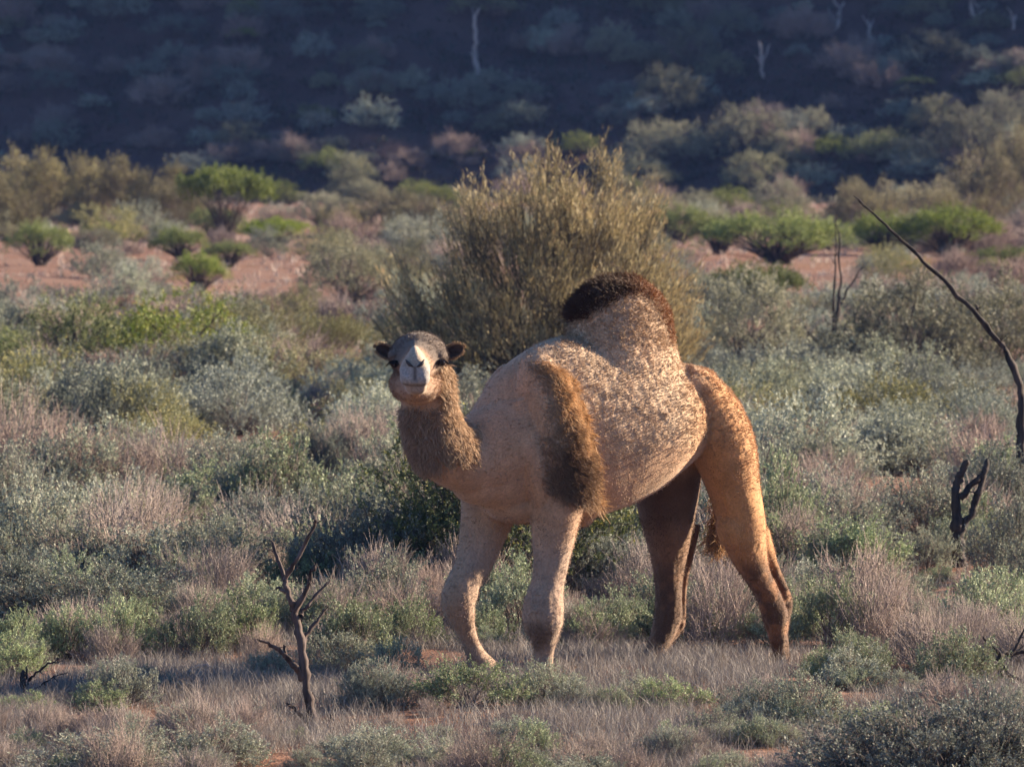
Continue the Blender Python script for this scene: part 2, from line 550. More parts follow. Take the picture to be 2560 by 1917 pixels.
class Flesh:
    def __init__(self):
        self.v, self.f = [], []

    def rings(self, rings):
        n = len(rings[0])
        o = len(self.v)
        for r in rings:
            self.v += [tuple(p) for p in r]
        for i in range(len(rings) - 1):
            for j in range(n):
                self.f.append((o + i * n + j, o + i * n + (j + 1) % n, o + (i + 1) * n + (j + 1) % n, o + (i + 1) * n + j))
        for idx, flip in ((0, True), (len(rings) - 1, False)):
            c = np.mean(rings[idx], axis=0)
            self.v.append(tuple(c))
            k = len(self.v) - 1
            for j in range(n):
                a, b = o + idx * n + j, o + idx * n + (j + 1) % n
                self.f.append((k, b, a) if flip else (k, a, b))

    def limb(self, pts, depth=1.0, n=28, sub=6, Ydirect=False):
        """pts: (px, py, lateral, half-width in photograph pixels, depth ratio)"""
        Q = []
        for p in pts:
            px, py, l, h = p[:4]
            k = p[4] if len(p) > 4 else depth
            c = at(px, py, l) if Ydirect else cp(px, py, l)
            Q.append([*c, h * PXM, h * PXM * k])
        Q = spline(Q, sub)
        C = Q[:, :3]
        T = nrm(np.gradient(C, axis=0))
        V = np.array([0, 1.0, 0])
        rr = []
        th = np.arange(n) * 2 * np.pi / n
        # rounded ends
        for i in range(len(C)):
            A = V - T[i] * T[i].dot(V)
            A /= np.linalg.norm(A)
            B = np.cross(T[i], A)
            rr.append(C[i] + np.outer(np.cos(th) * Q[i, 3], B) + np.outer(np.sin(th) * Q[i, 4], A))
        e0, e1 = [], []
        for f, q in ((0.9, .35), (0.6, .7)):
            e1.append(C[-1] + T[-1] * Q[-1, 3] * q * .6 + (rr[-1] - C[-1]) * f)
        self.rings(rr + e1)

    def ball(self, c, r, ax=None):
        n, m = 24, 14
        X = np.eye(3) if ax is None else ax
        r = np.array([r] * 3) if np.isscalar(r) else np.array(r)
        rr = []
        for i in range(m):
            a = math.pi * (i + 0.5) / m
            th = np.arange(n) * 2 * np.pi / n
            p = np.stack([np.sin(a) * np.cos(th) * r[0], np.sin(a) * np.sin(th) * r[1], np.full(n, np.cos(a) * r[2])], -1)
            rr.append(c + p @ X)
        self.rings(rr[::-1])


fl = Flesh()
th = np.arange(40) * 2 * np.pi / 40
# --- trunk: sections across the spine (px on the mid plane, top row, bottom row, half width)
TR = [(1158, 1120, 1225, .09), (1180, 1060, 1250, .16), (1212, 1005, 1268, .215), (1262, 930, 1285, .255), (1316, 880, 1296, .275), (1387, 846, 1302, .29),
      (1458, 850, 1296, .335), (1530, 862, 1272, .365), (1590, 878, 1240, .37), (1640, 892, 1200, .345), (1690, 905, 1160, .30), (1735, 925, 1130, .265),
      (1780, 955, 1115, .215), (1812, 1000, 1100, .14)]
Q = []
for px, t_, b_, w in TR:
    a, b = cp(px, t_, 0), cp(px, b_, 0)
    Q.append([a[0], a[1], a[2], b[2], w])
Q = spline(Q, 6)
rr = []
for q in Q:
    zt, zb, w = q[2], q[3], q[4]
    zc = zb + (zt - zb) * 0.46
    ct, st = np.cos(th), np.sin(th)
    x = np.sign(ct) * np.abs(ct) ** 0.88 * w
    x = x * np.where(st > 0, 1 - 0.22 * st ** 2, 1.0)          # ribs narrow towards the spine
    z = np.where(st > 0, st * (zt - zc), st * (zc - zb))
    rr.append(np.array([q[0], q[1], zc]) + np.outer(x, LAT) + np.outer(z, [0, 0, 1]))
fl.rings(rr)
# --- hump: stacked ellipses
HP = [(1545, 960, .40, .27), (1548, 905, .375, .25), (1550, 860, .335, .22), (1552, 815, .315, .20), (1551, 775, .295, .185), (1550, 745, .255, .165), (1551, 722, .20, .135), (1553, 706, .13, .09), (1555, 698, .05, .04)]
Q = spline([[*cp(px, py, 0), a, b] for px, py, a, b in HP], 5)
rr = []
for q in Q:
    rr.append(q[:3] + np.outer(np.cos(th) * q[3], FWD) + np.outer(np.sin(th) * q[4], LAT))
fl.rings(rr)
# --- rump and haunches
fl.limb([(1700, 950, .12, 50), (1745, 990, .15, 70), (1785, 1060, .17, 84), (1812, 1130, .18, 82), (1833, 1210, .18, 69), (1852, 1290, .18, 62), (1861, 1340, .18, 58),
         (1876, 1395, .18, 45), (1896, 1440, .18, 34), (1921, 1488, .18, 32), (1938, 1536, .175, 34), (1944, 1585, .17, 25), (1950, 1635, .165, 19), (1954, 1676, .165, 25),
         (1952, 1704, .165, 33), (1948, 1722, .165, 40, 1.25)], depth=1.25)
fl.limb([(1895, 1330, .17, 30), (1924, 1400, .165, 19), (1949, 1450, .16, 14), (1968, 1492, .16, 13), (1967, 1525, .16, 15), (1956, 1580, .16, 17), (1961, 1640, .165, 14), (1964, 1690, .165, 14)], depth=1.2)
fl.ball(cp(1832, 1318, .20), (.088, .10, .12))
fl.limb([(1665, 985, -.12, 60), (1668, 1060, -.15, 85), (1668, 1150, -.17, 90), (1668, 1230, -.18, 84), (1670, 1300, -.18, 70), (1672, 1360, -.18, 54), (1672, 1420, -.18, 41), (1672, 1490, -.18, 34), (1670, 1546, -.18, 36),
         (1650, 1602, -.18, 28), (1626, 1652, -.18, 22), (1606, 1692, -.18, 28), (1596, 1716, -.18, 36, 1.2)], depth=1.25)
fl.limb([(1738, 1310, -.18, 16), (1722, 1400, -.18, 11), (1709, 1480, -.18, 9), (1705, 1550, -.18, 10), (1690, 1585, -.18, 10), (1668, 1610, -.18, 9)], depth=1.2)
# --- shoulders and forelegs
fl.limb([(1335, 900, .13, 40, 1.0), (1350, 960, .19, 62, .9), (1368, 1040, .225, 74, .85), (1385, 1130, .235, 80, .85), (1396, 1210, .235, 72, .95), (1391, 1275, .22, 66), (1383, 1340, .21, 54), (1378, 1400, .205, 45), (1369, 1460, .20, 41),
         (1360, 1512, .20, 50), (1358, 1560, .20, 50), (1361, 1600, .20, 33), (1362, 1640, .20, 22), (1360, 1676, .20, 26), (1358, 1704, .20, 34, 1.2), (1354, 1726, .20, 42, 1.3)], depth=1.1)
fl.limb([(1290, 930, -.13, 38), (1262, 975, -.18, 50), (1246, 1060, -.215, 66), (1235, 1150, -.22, 76), (1226, 1230, -.21, 76), (1216, 1300, -.205, 66), (1200, 1360, -.20, 54), (1180, 1420, -.195, 45), (1158, 1464, -.19, 44),
         (1146, 1502, -.185, 44), (1155, 1548, -.185, 33), (1173, 1600, -.19, 22), (1191, 1640, -.19, 26), (1210, 1675, -.19, 37, 1.1), (1216, 1705, -.19, 42, 1.2), (1210, 1728, -.19, 44, 1.3)], depth=1.1)
fl.ball(cp(1962, 1494, .165), (.035, .05, .045))
fl.ball(cp(1702, 1556, -.18), (.026, .04, .035))
fl.ball(cp(1137, 1494, -.185), (.062, .07, .085))
for q_ in ((1340, 1528, .235, .035), (1378, 1528, .235, .034), (1345, 1565, .23, .030), (1374, 1566, .23, .030), (1128, 1510, -.17, .035), (1158, 1500, -.15, .034)):
    fl.ball(cp(*q_[:3]), q_[3])                            # knee bones
for fx, fy, fl_ in ((1354, 1722, .20), (1210, 1726, -.19), (1948, 1716, .165), (1596, 1712, -.18)):
    for s2 in (-.042, .042):                               # two broad toes on each foot
        fl.ball(cp(fx, fy, fl_) + FWD * .085 + LAT * s2 + np.array([0, 0, .0]), (.055, .055, .034))
fl.limb([(1455, 1240, .19, 18), (1432, 1300, .185, 16), (1418, 1380, .19, 12), (1402, 1450, .195, 10)])      # tendon at the back of the forearm
fl.limb([(1300, 1000, .17, 22), (1320, 1100, .225, 30), (1345, 1190, .245, 34), (1362, 1260, .235, 26)])     # front edge of the shoulder
fl.limb([(1762, 1010, .20, 18), (1795, 1130, .25, 26), (1822, 1240, .245, 26), (1846, 1330, .22, 20)])       # front edge of the thigh
fl.ball(cp(1745, 945, .02), (.10, .10, .06))                # hip
fl.ball(cp(1400, 1262, .20), (.09, .09, .10))
# --- brisket and chest pad
fl.ball(cp(1190, 1200, 0.02), (.14, .14, .13))
fl.ball(cp(1300, 1262, 0), (.20, .2, .10))
fl.ball(cp(1448, 1292, 0.0), (.085, .085, .055))
# --- neck (depth given directly: it bends round towards the camera)
fl.limb([(1300, 1080, 0.0, 112, 1.1), (1232, 1122, -.13, 108, 1.1), (1162, 1146, -.27, 86, 1.05), (1108, 1122, -.40, 79, 1.0), (1079, 1072, -.49, 71, .95), (1068, 1010, -.55, 66, .95), (1064, 950, -.60, 62, 1.0), (1058, 905, -.64, 56, 1.0)],
        Ydirect=True, depth=.9)

# --- head: loft towards the camera, nose a little raised
HY = -0.72                                            # depth of the cranium
hf = nrm(np.array([-0.012, -1.0, 0.0]))


def hp(px, py, w):
    """head point: pixel as seen, w metres in front of the cranium"""
    return at(px, py, HY - w)


def head_loft(secs, n=32, sub=5):
    t = np.arange(n) * 2 * np.pi / n
    Q = spline(secs, sub)
    rr = []
    for w, cx, cy, hw, u, dn, tap in Q:
        ct, st = np.cos(t), np.sin(t)
        x = hw * np.sign(ct) * np.abs(ct) ** .92 * np.where(st > 0, 1 - tap * st, 1 + 0.1 * tap * st)
        y = np.where(st > 0, st * u, st * dn)
        rr.append(np.array([hp(cx + a, cy - b, w) for a, b in zip(x, y)]))
    fl.rings(rr[::-1])


head_loft([(-.17, 1050, 895, 28, 28, 30, 0), (-.13, 1050, 890, 55, 46, 50, 0), (-.06, 1048, 890, 70, 58, 58, .02), (.02, 1047, 890, 73, 59, 56, .06), (.08, 1045, 893, 67, 53, 52, .12), (.14, 1043, 900, 54, 45, 48, .25),
           (.20, 1041, 908, 43, 42, 46, .4), (.27, 1039, 913, 37, 46, 44, .52), (.33, 1038, 915, 36, 52, 44, .60), (.38, 1037, 919, 38, 54, 42, .60), (.42, 1037, 925, 39, 48, 38, .5), (.45, 1037, 934, 35, 38, 29, .35), (.468, 1037, 940, 23, 22, 19, .2)])
# lower jaw, cheeks and chin
head_loft([(-.08, 1044, 950, 50, 40, 50, 0), (-.02, 1040, 958, 66, 50, 52, 0), (.06, 1039, 962, 60, 46, 44, 0), (.14, 1038, 964, 46, 40, 32, 0), (.22, 1038, 964, 34, 30, 25, 0), (.30, 1039, 965, 28, 22, 22, 0), (.37, 1040, 967, 28, 16, 20, 0),
           (.42, 1041, 969, 25, 12, 17, 0), (.44, 1042, 970, 15, 8, 10, 0)])
for sx, cx in ((-1, 990), (1, 1099)):
    fl.ball(hp(cx, 889, .06), (.042, .075, .036))        # brow ridges over the eyes
    fl.ball(hp(1037 + sx * 17.5, 944, .425), (.042, .05, .046))     # split upper lip
# ears are cups on the sides
raw = bpy.data.meshes.new('flesh')
raw.from_pydata(fl.v, [], fl.f)
raw.update()
tmp = bpy.data.objects.new('flesh', raw)
COL.objects.link(tmp)
md = tmp.modifiers.new('r', 'REMESH')
md.mode = 'VOXEL'
md.voxel_size = 0.0068
md.use_smooth_shade = True
dg = bpy.context.evaluated_depsgraph_get()
body_me = bpy.data.meshes.new_from_object(tmp.evaluated_get(dg))
bpy.data.objects.remove(tmp)
body_me.name = 'camel_body'
nv = len(body_me.vertices)
V = np.empty(nv * 3); body_me.vertices.foreach_get('co', V); V = V.reshape(-1, 3)
E = np.empty(len(body_me.edges) * 2, np.int64); body_me.edges.foreach_get('vertices', E); E = E.reshape(-1, 2)
deg = np.bincount(E.ravel(), minlength=nv).astype(float)[:, None]


def lap(A):
    S = np.zeros_like(A)
    for c in range(A.shape[1]):
        S[:, c] = np.bincount(E[:, 0], A[E[:, 1], c], nv) + np.bincount(E[:, 1], A[E[:, 0], c], nv)
    return S / np.maximum(deg, 1)


def pix(V):
    d = CAM_D + V[:, 1]
    return W0 / 2 + V[:, 0] / d * FPX, HOR + (CAM_H - V[:, 2]) / d * FPX


def smooth01(x, a, b):
    t = np.clip((x - a) / (b - a), 0, 1)
    return t * t * (3 - 2 * t)


PX, PY = pix(V)
fwd_w = HY - V[:, 1]                                     # distance in front of the cranium
is_head = smooth01(V[:, 1], -0.56, -0.64) * smooth01(-PY, -1015, -985)
legw = smooth01(PY, 1300, 1380)
for it in range(13):
    wgt = 0.55 * (1 - is_head) * (1 - 0.9 * legw)
    if it < 4:
        wgt = np.maximum(wgt, 0.5 * is_head + 0.4 * legw)
    V = V + (lap(V) - V) * wgt[:, None]

# surface normals for displacement
body_me.vertices.foreach_set('co', V.ravel()); body_me.update()
NRM = np.empty(nv * 3); body_me.vertex_normals.foreach_get('vector', NRM); NRM = NRM.reshape(-1, 3)
PX, PY = pix(V)


def vnoise(V, sc, seed=0):
    """vectorised 3D value noise in 0..1"""
    p = V * sc + seed * 17.3
    i = np.floor(p).astype(np.int64); f = p - i
    f = f * f * (3 - 2 * f)
    r = 0
    for dx in (0, 1):
        for dy in (0, 1):
            for dz in (0, 1):
                h = ((i[:, 0] + dx) * 374761393 + (i[:, 1] + dy) * 668265263 + (i[:, 2] + dz) * 2147483647 + seed * 1013) & 0xffffffff
                h = ((h ^ (h >> 13)) * 1274126177) & 0xffffffff
                h = ((h ^ (h >> 16)) & 0xffff) / 65535.0
                r = r + h * (f[:, 0] if dx else 1 - f[:, 0]) * (f[:, 1] if dy else 1 - f[:, 1]) * (f[:, 2] if dz else 1 - f[:, 2])
    return r


# wool grows on hump, back, flank and haunch top; belly, chest and legs are short haired
lowcut = 1125 + 60 * (vnoise(V, 6, 3) - .5)
wool = smooth01(-PY, -(lowcut + 35), -(lowcut - 35)) * smooth01(PX, 1290, 1400)
hind = smooth01(PX, 1770, 1830) * smooth01(-PY, -1260, -1150)
wool = np.clip(np.maximum(wool, hind * .7), 0, 1)
disp = 0.0062 * (vnoise(V, 34, 1) - .5) + 0.004 * (vnoise(V, 75, 2) - .5)
disp = disp * (0.18 + 0.82 * wool)
disp += 0.006 * (vnoise(V, 9, 5) - .5) * (1 - is_head)
legdisp = 0.006 * (vnoise(V * np.array([1, 1, .5]), 45, 8) - .5) * legw
disp += legdisp
disp *= (1 - 0.85 * is_head)
V = V + NRM * disp[:, None]
body_me.vertices.foreach_set('co', V.ravel()); body_me.update()

# coat colours (own markings, plus painted shade at groin and far hind leg)
tan = np.array([.43, .258, .158]); woolc = np.array([.51, .36, .24]); leg = np.array([.29, .165, .098]); dark = np.array([.065, .034, .022])
grey = np.array([.40, .35, .31]); pale = np.array([.62, .56, .50]); rust = np.array([.45, .215, .08]); crown = np.array([.12, .093, .082])
c = np.tile(tan, (nv, 1))


def blend(c, col, w):
    w = np.clip(w, 0, 1)[:, None]
    return c * (1 - w) + col * w


n_big = vnoise(V, 5, 11); n_mid = vnoise(V, 18, 12); n_fine = vnoise(V, 60, 13)
c = blend(c, woolc, wool * (0.55 + .5 * n_big))
c = blend(c, rust, smooth01(PX, 1680, 1800) * .85)
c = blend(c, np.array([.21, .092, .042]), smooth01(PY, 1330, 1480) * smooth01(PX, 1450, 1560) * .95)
c = blend(c, np.array([.17, .085, .048]), smooth01(-(V @ LAT), .0, .08) * smooth01(PY, 1180, 1260) * smooth01(PX, 1540, 1590) * .9)  # belly shade painted over the far hind leg
c = blend(c, np.array([.34, .24, .185]), smooth01(PY, 1300, 1400) * smooth01(-PX, -1450, -1420) * .8)
c = blend(c, dark, smooth01(PX, 1560, 1600) * smooth01(-PX, -1790, -1760) * smooth01(PY, 1150, 1215) * smooth01(-PY, -1400, -1270) * .9 * (V[:, 1] > 0.3) * (V @ LAT < .12))  # groin: dark brown coat with the shade there painted in
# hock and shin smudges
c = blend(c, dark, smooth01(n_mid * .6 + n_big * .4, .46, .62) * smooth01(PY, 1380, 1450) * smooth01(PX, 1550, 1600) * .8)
c = blend(c, np.array([.20, .115, .075]), smooth01(n_mid * .5 + n_big * .5, .50, .66) * smooth01(PY, 1440, 1560) * smooth01(-PX, -1450, -1430) * .6)
c = blend(c, dark, np.exp(-(((PX - 1345) / 42) ** 2 + ((PY - 1590) / 38) ** 2) ** 2) * .75)
c = blend(c, np.array([.22, .13, .09]), np.exp(-(((PX - 1140) / 32) ** 2 + ((PY - 1525) / 38) ** 2)) * .75)
c = blend(c, np.array([.25, .15, .10]), smooth01(PY, 1640, 1700) * smooth01(n_mid, .35, .6) * .7)
# lower neck browner, crest paler
nk = smooth01(-PX, -1185, -1140) * smooth01(PY, 985, 1020)
c = blend(c, np.array([.40, .245, .15]), nk * .6)
# head
hd = is_head
c = blend(c, np.array([.29, .172, .11]), hd)
c = blend(c, crown, hd * smooth01(-PY, -912, -895) * smooth01(-fwd_w, -.24, -.16) * .95)
eyed = np.maximum(np.exp(-(((PX - 986) / 22) ** 2 + ((PY - 912) / 26) ** 2)), np.exp(-(((PX - 1102) / 22) ** 2 + ((PY - 908) / 24) ** 2)))
c = blend(c, np.array([.10, .07, .055]), hd * eyed * smooth01(-fwd_w, -.22, -.16))
mz = smooth01(HY - V[:, 1], .24, .34)
c = blend(c, np.array([.38, .30, .23]), hd * mz * smooth01(-PY, -975, -955) + hd * mz * .5)
c = blend(c, np.array([.31, .285, .27]), hd * mz * smooth01(PY, 905, 925) * smooth01(-PY, -968, -955))
c = blend(c, np.array([.08, .065, .06]), hd * mz * np.exp(-((PX - 1037) / 5.0) ** 2) * smooth01(PY, 908, 920) * smooth01(-PY, -957, -948) * .85)
c = blend(c, np.array([.06, .045, .04]), hd * mz * np.exp(-((PY - 964 + 0.004 * (PX - 1040) ** 2) / 3.2) ** 2) * .7)
c *= (0.86 + 0.28 * n_mid[:, None]) * (0.9 + .2 * n_fine[:, None])
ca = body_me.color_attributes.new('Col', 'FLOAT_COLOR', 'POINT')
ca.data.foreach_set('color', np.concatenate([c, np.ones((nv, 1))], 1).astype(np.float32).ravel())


def fur_mat(name, sheen=0.35, bump=0.35):
    m, nt, out = new_mat(name)
    a_ = node(nt, 'ShaderNodeAttribute', attribute_name='Col')
    tc = node(nt, 'ShaderNodeTexCoord')
    n1 = node(nt, 'ShaderNodeTexNoise'); n1.inputs['Scale'].default_value = 95; n1.inputs['Detail'].default_value = 5
    nt.links.new(tc.outputs['Object'], n1.inputs[0])
    rp = node(nt, 'ShaderNodeMapRange'); rp.inputs[1].default_value = .3; rp.inputs[2].default_value = .7; rp.inputs[3].default_value = .72; rp.inputs[4].default_value = 1.15
    nt.links.new(n1.outputs[0], rp.inputs[0])
    mm = node(nt, 'ShaderNodeVectorMath', operation='SCALE')
    nt.links.new(a_.outputs['Color'], mm.inputs[0]); nt.links.new(rp.outputs[0], mm.inputs[3])
    b = node(nt, 'ShaderNodeBsdfPrincipled')
    b.inputs['Roughness'].default_value = 0.85
    b.inputs['Specular IOR Level'].default_value = 0.15
    b.inputs['Sheen Weight'].default_value = sheen
    b.inputs['Sheen Roughness'].default_value = 0.5
    b.inputs['Sheen Tint'].default_value = (1, .85, .7, 1)
    nt.links.new(mm.outputs[0], b.inputs['Base Color'])
    bp = node(nt, 'ShaderNodeBump'); bp.inputs['Strength'].default_value = bump; bp.inputs['Distance'].default_value = 0.008
    nt.links.new(n1.outputs[0], bp.inputs['Height']); nt.links.new(bp.outputs[0], b.inputs['Normal'])
    nt.links.new(b.outputs[0], out.inputs[0])
    return m


FUR = fur_mat('camel_coat')
HAIR = leaf_mat('camel_long_hair', transl=0.25, var=0.0, rough=0.55)
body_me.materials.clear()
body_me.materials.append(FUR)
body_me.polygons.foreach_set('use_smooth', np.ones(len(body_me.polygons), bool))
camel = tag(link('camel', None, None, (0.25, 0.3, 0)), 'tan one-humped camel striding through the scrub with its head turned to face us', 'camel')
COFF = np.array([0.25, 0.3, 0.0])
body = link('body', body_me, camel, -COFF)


def strands(name, sel_w, n, length, lean, col, seed, var=.3, r=0.0016, seg=4, curl=0.25, lenmap=None, up=0.0, off=None):
    """real hair: tapered tubes rooted on the body"""
    rng = np.random.default_rng(seed)
    w = np.clip(sel_w, 0, None); w = w / w.sum()
    idx = rng.choice(nv, n, p=w)
    p0 = V[idx] + rng.normal(size=(n, 3)) * 0.003
    N = NRM[idx]
    ln = length * rng.uniform(.4, 1.2, n)
    if lenmap is not None:
        ln = ln * lenmap[idx]
    D0 = nrm(N * 1.0 + rng.normal(size=(n, 3)) * 0.25)
    D1 = nrm(N * 0.25 + np.asarray(lean) + rng.normal(size=(n, 3)) * curl)
    # hair gathers into locks
    key = np.floor(p0 * 28).astype(np.int64)
    hsh = (key[:, 0] * 73856093 ^ key[:, 1] * 19349663 ^ key[:, 2] * 83492791) % 4096
    lock = rng.normal(size=(4096, 3))[hsh] * curl * 1.1
    D1 = nrm(D1 + lock)
    P = [p0 - N * 0.004]
    q = p0
    for k in range(seg):
        a = (k + 1) / seg
        d = nrm(D0 * (1 - a) + D1 * a * 1.5 + rng.normal(size=(n, 3)) * curl * .3)
        q = q + d * (ln / seg)[:, None]
        P.append(q)
    P = np.stack(P, 1)
    rad = r * np.linspace(1, .35, seg + 1)[None] * rng.uniform(.7, 1.3, (n, 1))
    cc = np.asarray(col)
    if cc.ndim == 1:
        cc = np.tile(cc, (nv, 1))
    cc = cc[idx] * rng.uniform(1 - var, 1 + var, (n, 1))
    g = Geo(); tubes(g, P, rad, 3, cc)
    return link(name, g.mesh(name, HAIR), camel, -COFF)


# short wool fibres over the trunk
ok = (PY > 690) & (V[:, 1] > -0.62)
strands('wool', (0.12 + wool) * ok * (PY < 1330), 90000, .0115, (0.1, 0, -.35), c * 1.06, 1, var=.10, r=.0017, seg=2, curl=.75)
strands('leg_hair', (PY > 1290).astype(float) * ok * (PY < 1715), 20000, .013, (0.0, 0, -.9), c * 1.2, 2, r=.0014, seg=2, curl=.3)
# dark tuft along the hump's crest
ridge = np.interp(PX, [1395, 1420, 1470, 1510, 1560, 1600, 1635, 1660, 1675], [800, 800, 792, 772, 738, 730, 752, 800, 850])
crest = smooth01(ridge + 10 - PY, 0, 22) * (PX > 1395) * (PX < 1690) * (PY < 880)
dkc = blend(np.tile(np.array([.085, .045, .028]), (nv, 1)), np.array([.24, .10, .045]), smooth01(PX, 1540, 1650))
strands('hump_tuft', crest, 11000, .052, (-.3, -.15, -.15), dkc, 3, r=.0018, curl=.22, lenmap=1 - .5 * smooth01(PX, 1570, 1650))
strands('hump_forelock', (ridge > PY) * smooth01(-PX, -1450, -1415), 220, .07, (-.8, 0, .7), np.array([.07, .04, .03]), 13, r=.0019, curl=.15)
strands('hump_wool', smooth01(-PY, -880, -850) * (PX > 1400) * (PX < 1700), 9000, .022, (-.3, -.2, -.3), np.array([.50, .345, .225]), 4, r=.0017, seg=3, curl=.6)
# long hair over the left shoulder blade and upper foreleg
bl = np.interp(PY, [905, 950, 1000, 1100, 1200, 1260], [1300, 1340, 1350, 1340, 1325, 1370]) + 26 * (n_big - .5)
br = np.interp(PY, [905, 950, 1000, 1080, 1150, 1240], [1362, 1434, 1458, 1482, 1494, 1500]) + 22 * (n_mid - .5)
acr = np.clip((PX - bl) / (br - bl), 0, 1)
band = smooth01(acr, 0, .4) * smooth01(br - PX, 0, 14) * smooth01(PY, 898, 935) * smooth01(-PY, -1272, -1225) * (V @ LAT > 0.1) * (.35 + .9 * smooth01(n_mid, .3, .6))
shc = blend(np.tile(np.array([.60, .36, .17]), (nv, 1)), np.array([.20, .115, .065]), np.clip(smooth01(PY, 960, 1200) * .75 * (1 - .55 * smooth01(acr, .5, 1)) + 1.1 * (n_big - .5) + .5 * (n_mid - .5), 0, 1))  # golden top and right edge are painted sunlight; brown is the hair's own
shc = c * 1.1 * (1 - smooth01(acr, .08, .6))[:, None] + shc * smooth01(acr, .08, .6)[:, None]
strands('shoulder_hair', band, 19000, .08, (.45, -.05, -.7), shc, 5, r=.0018, curl=.34, lenmap=(.55 + .55 * smooth01(PY, 1080, 1220)) * (.35 + .8 * acr))
# beard and mane of the neck
th_ = smooth01(PY, 1010, 1040) * smooth01(-PY, -1200, -1160) * smooth01(-PX, -1125, -1085) * (V[:, 1] < -.3)
strands('throat_hair', th_, 6500, .035, (.05, -.1, -.9), np.array([.47, .315, .21]), 6, r=.002, curl=.3)
mn = smooth01(PX, 1095, 1120) * smooth01(PY, 905, 940) * smooth01(-PY, -1175, -1135) * smooth01(-PX, -1205, -1170) * (V[:, 1] < -.3)
strands('neck_mane', mn, 6500, .042, (.25, .0, -.85), np.array([.54, .37, .235]), 7, r=.002, curl=.22)
strands('head_fur', hd * (fwd_w < .3) * (0.2 + (fwd_w < .12)), 9000, .010, (0, 0, -.3), c * 1.2, 8, r=.0011, seg=2, curl=.4)


# ears
def ear(px, py, sx):
    n, m = 14, 9
    g = Geo()
    vs_ = []
    for side in (0, 1):
        for i in range(m + 1):
            u = i / m
            half = 26 * max(0.004, 1 - u) ** .55 * (.55 + .9 * u)
            for j in range(n + 1):
                v = j / n * 2 - 1
                ax = np.array([sx * 0.90, 0.43]); pr = np.array([-0.43 * sx, 0.90])
                q = ax * u * 50 + pr * v * half
                cupd = (1 - v * v) * .022 * math.sin(math.pi * u * .9 + .2)
                vs_.append(hp(px + q[0], py - q[1], -.03 - cupd - (0.008 if side else 0) + .02 * u))
    V_ = np.array(vs_)
    s = (m + 1) * (n + 1)
    F, Fb = [], []
    for i in range(m):
        for j in range(n):
            a = i * (n + 1) + j
            F.append((a, a + 1, a + n + 2, a + n + 1)); Fb.append((s + a, s + a + n + 1, s + a + n + 2, s + a + 1))
    rim = [i * (n + 1) for i in range(m + 1)] + [m * (n + 1) + j for j in range(1, n + 1)] + [i * (n + 1) + n for i in range(m - 1, -1, -1)]
    for a, b in zip(rim[:-1], rim[1:]):
        Fb.append((a, a + s, b + s, b))
    col = np.tile(np.array([.30, .20, .14]), (len(V_), 1))
    inner = np.zeros(len(V_)); inner[:s] = 1
    edge = np.array([abs((k % (n + 1)) / n * 2 - 1) for k in range(s)] * 2)
    col = blend(col, np.array([.06, .04, .035]), inner * (edge < .78) * 1.0)
    g.add(V_, np.array(F + Fb), col)
    e = link('ear', g.mesh('ear', FUR, smooth=True), camel, -COFF)
    rng = np.random.default_rng(int(px))
    n_ = 700
    k = rng.choice(len(rim), n_)
    p = V_[np.array(rim)[k]]
    D = nrm(np.stack([sx * rng.uniform(0, 1, n_), rng.normal(size=n_) * .5 - .2, rng.uniform(-.3, 1, n_)], -1))
    L_ = rng.uniform(.008, .018, n_)
    g2 = Geo(); tubes(g2, np.stack([p, p + D * L_[:, None]], 1), np.tile([.0016, .0006], (n_, 1)), 3, np.tile(np.array([.42, .30, .2]), (n_, 1)))
    link('ear_fringe', g2.mesh('ear_fringe', HAIR), e)


ear(985, 888, -1)
ear(1113, 888, 1)


def simple(name, col, rough):
    m, nt, out = new_mat(name)
    b = node(nt, 'ShaderNodeBsdfPrincipled')
    nz = node(nt, 'ShaderNodeTexNoise'); nz.inputs['Scale'].default_value = 60
    cc = mix_rgb(nt, 'MULTIPLY', .5, col, nz.outputs['Color'])
    nt.links.new(cc, b.inputs['Base Color'])
    b.inputs['Roughness'].default_value = rough
    nt.links.new(b.outputs[0], out.inputs[0])
    return m


EYE = simple('dark_eye', (.02, .012, .01), .12)
SKIN = simple('dark_nostril_skin', (.05, .035, .03), .6)


def body_front(px, py):
    """nearest surface depth of the head at a pixel"""
    dd = (PX - px) ** 2 + (PY - py) ** 2
    i = np.where(dd < 60)[0]
    return V[i, 1].min()


for cx, cy, sx in ((986, 910, -1), (1103, 907, 1)):
    Fe = Flesh()
    y = body_front(cx, cy)
    Fe.ball(at(cx, cy, y + .013), (.0215, .021, .019))
    me = bpy.data.meshes.new('eye'); me.from_pydata([tuple(p) for p in Fe.v], [], Fe.f); me.polygons.foreach_set('use_smooth', [True] * len(me.polygons)); me.materials.append(EYE)
    e = link('eye', me, camel, -COFF)
    # heavy upper lid with lashes
    rng = np.random.default_rng(int(cx)); n_ = 70
    a = rng.uniform(math.pi * .05, math.pi * .95, n_)
    p = np.stack([at(cx + 11 * math.cos(t), cy - 9 * math.sin(t) - 1, y - .004) for t in a])
    D = nrm(np.stack([sx * .3 + .5 * np.cos(a), np.full(n_, -.9), -.35 - .2 * np.sin(a)], -1) + rng.normal(size=(n_, 3)) * .12)
    g = Geo(); tubes(g, np.stack([p, p + D * .022, p + D * .036 - np.array([0, 0, .006])], 1), np.tile([.0016, .0012, .0004], (n_, 1)), 3, np.tile(np.array([.03, .02, .018]), (n_, 1)))
    link('eyelashes', g.mesh('eyelashes', HAIR), e)
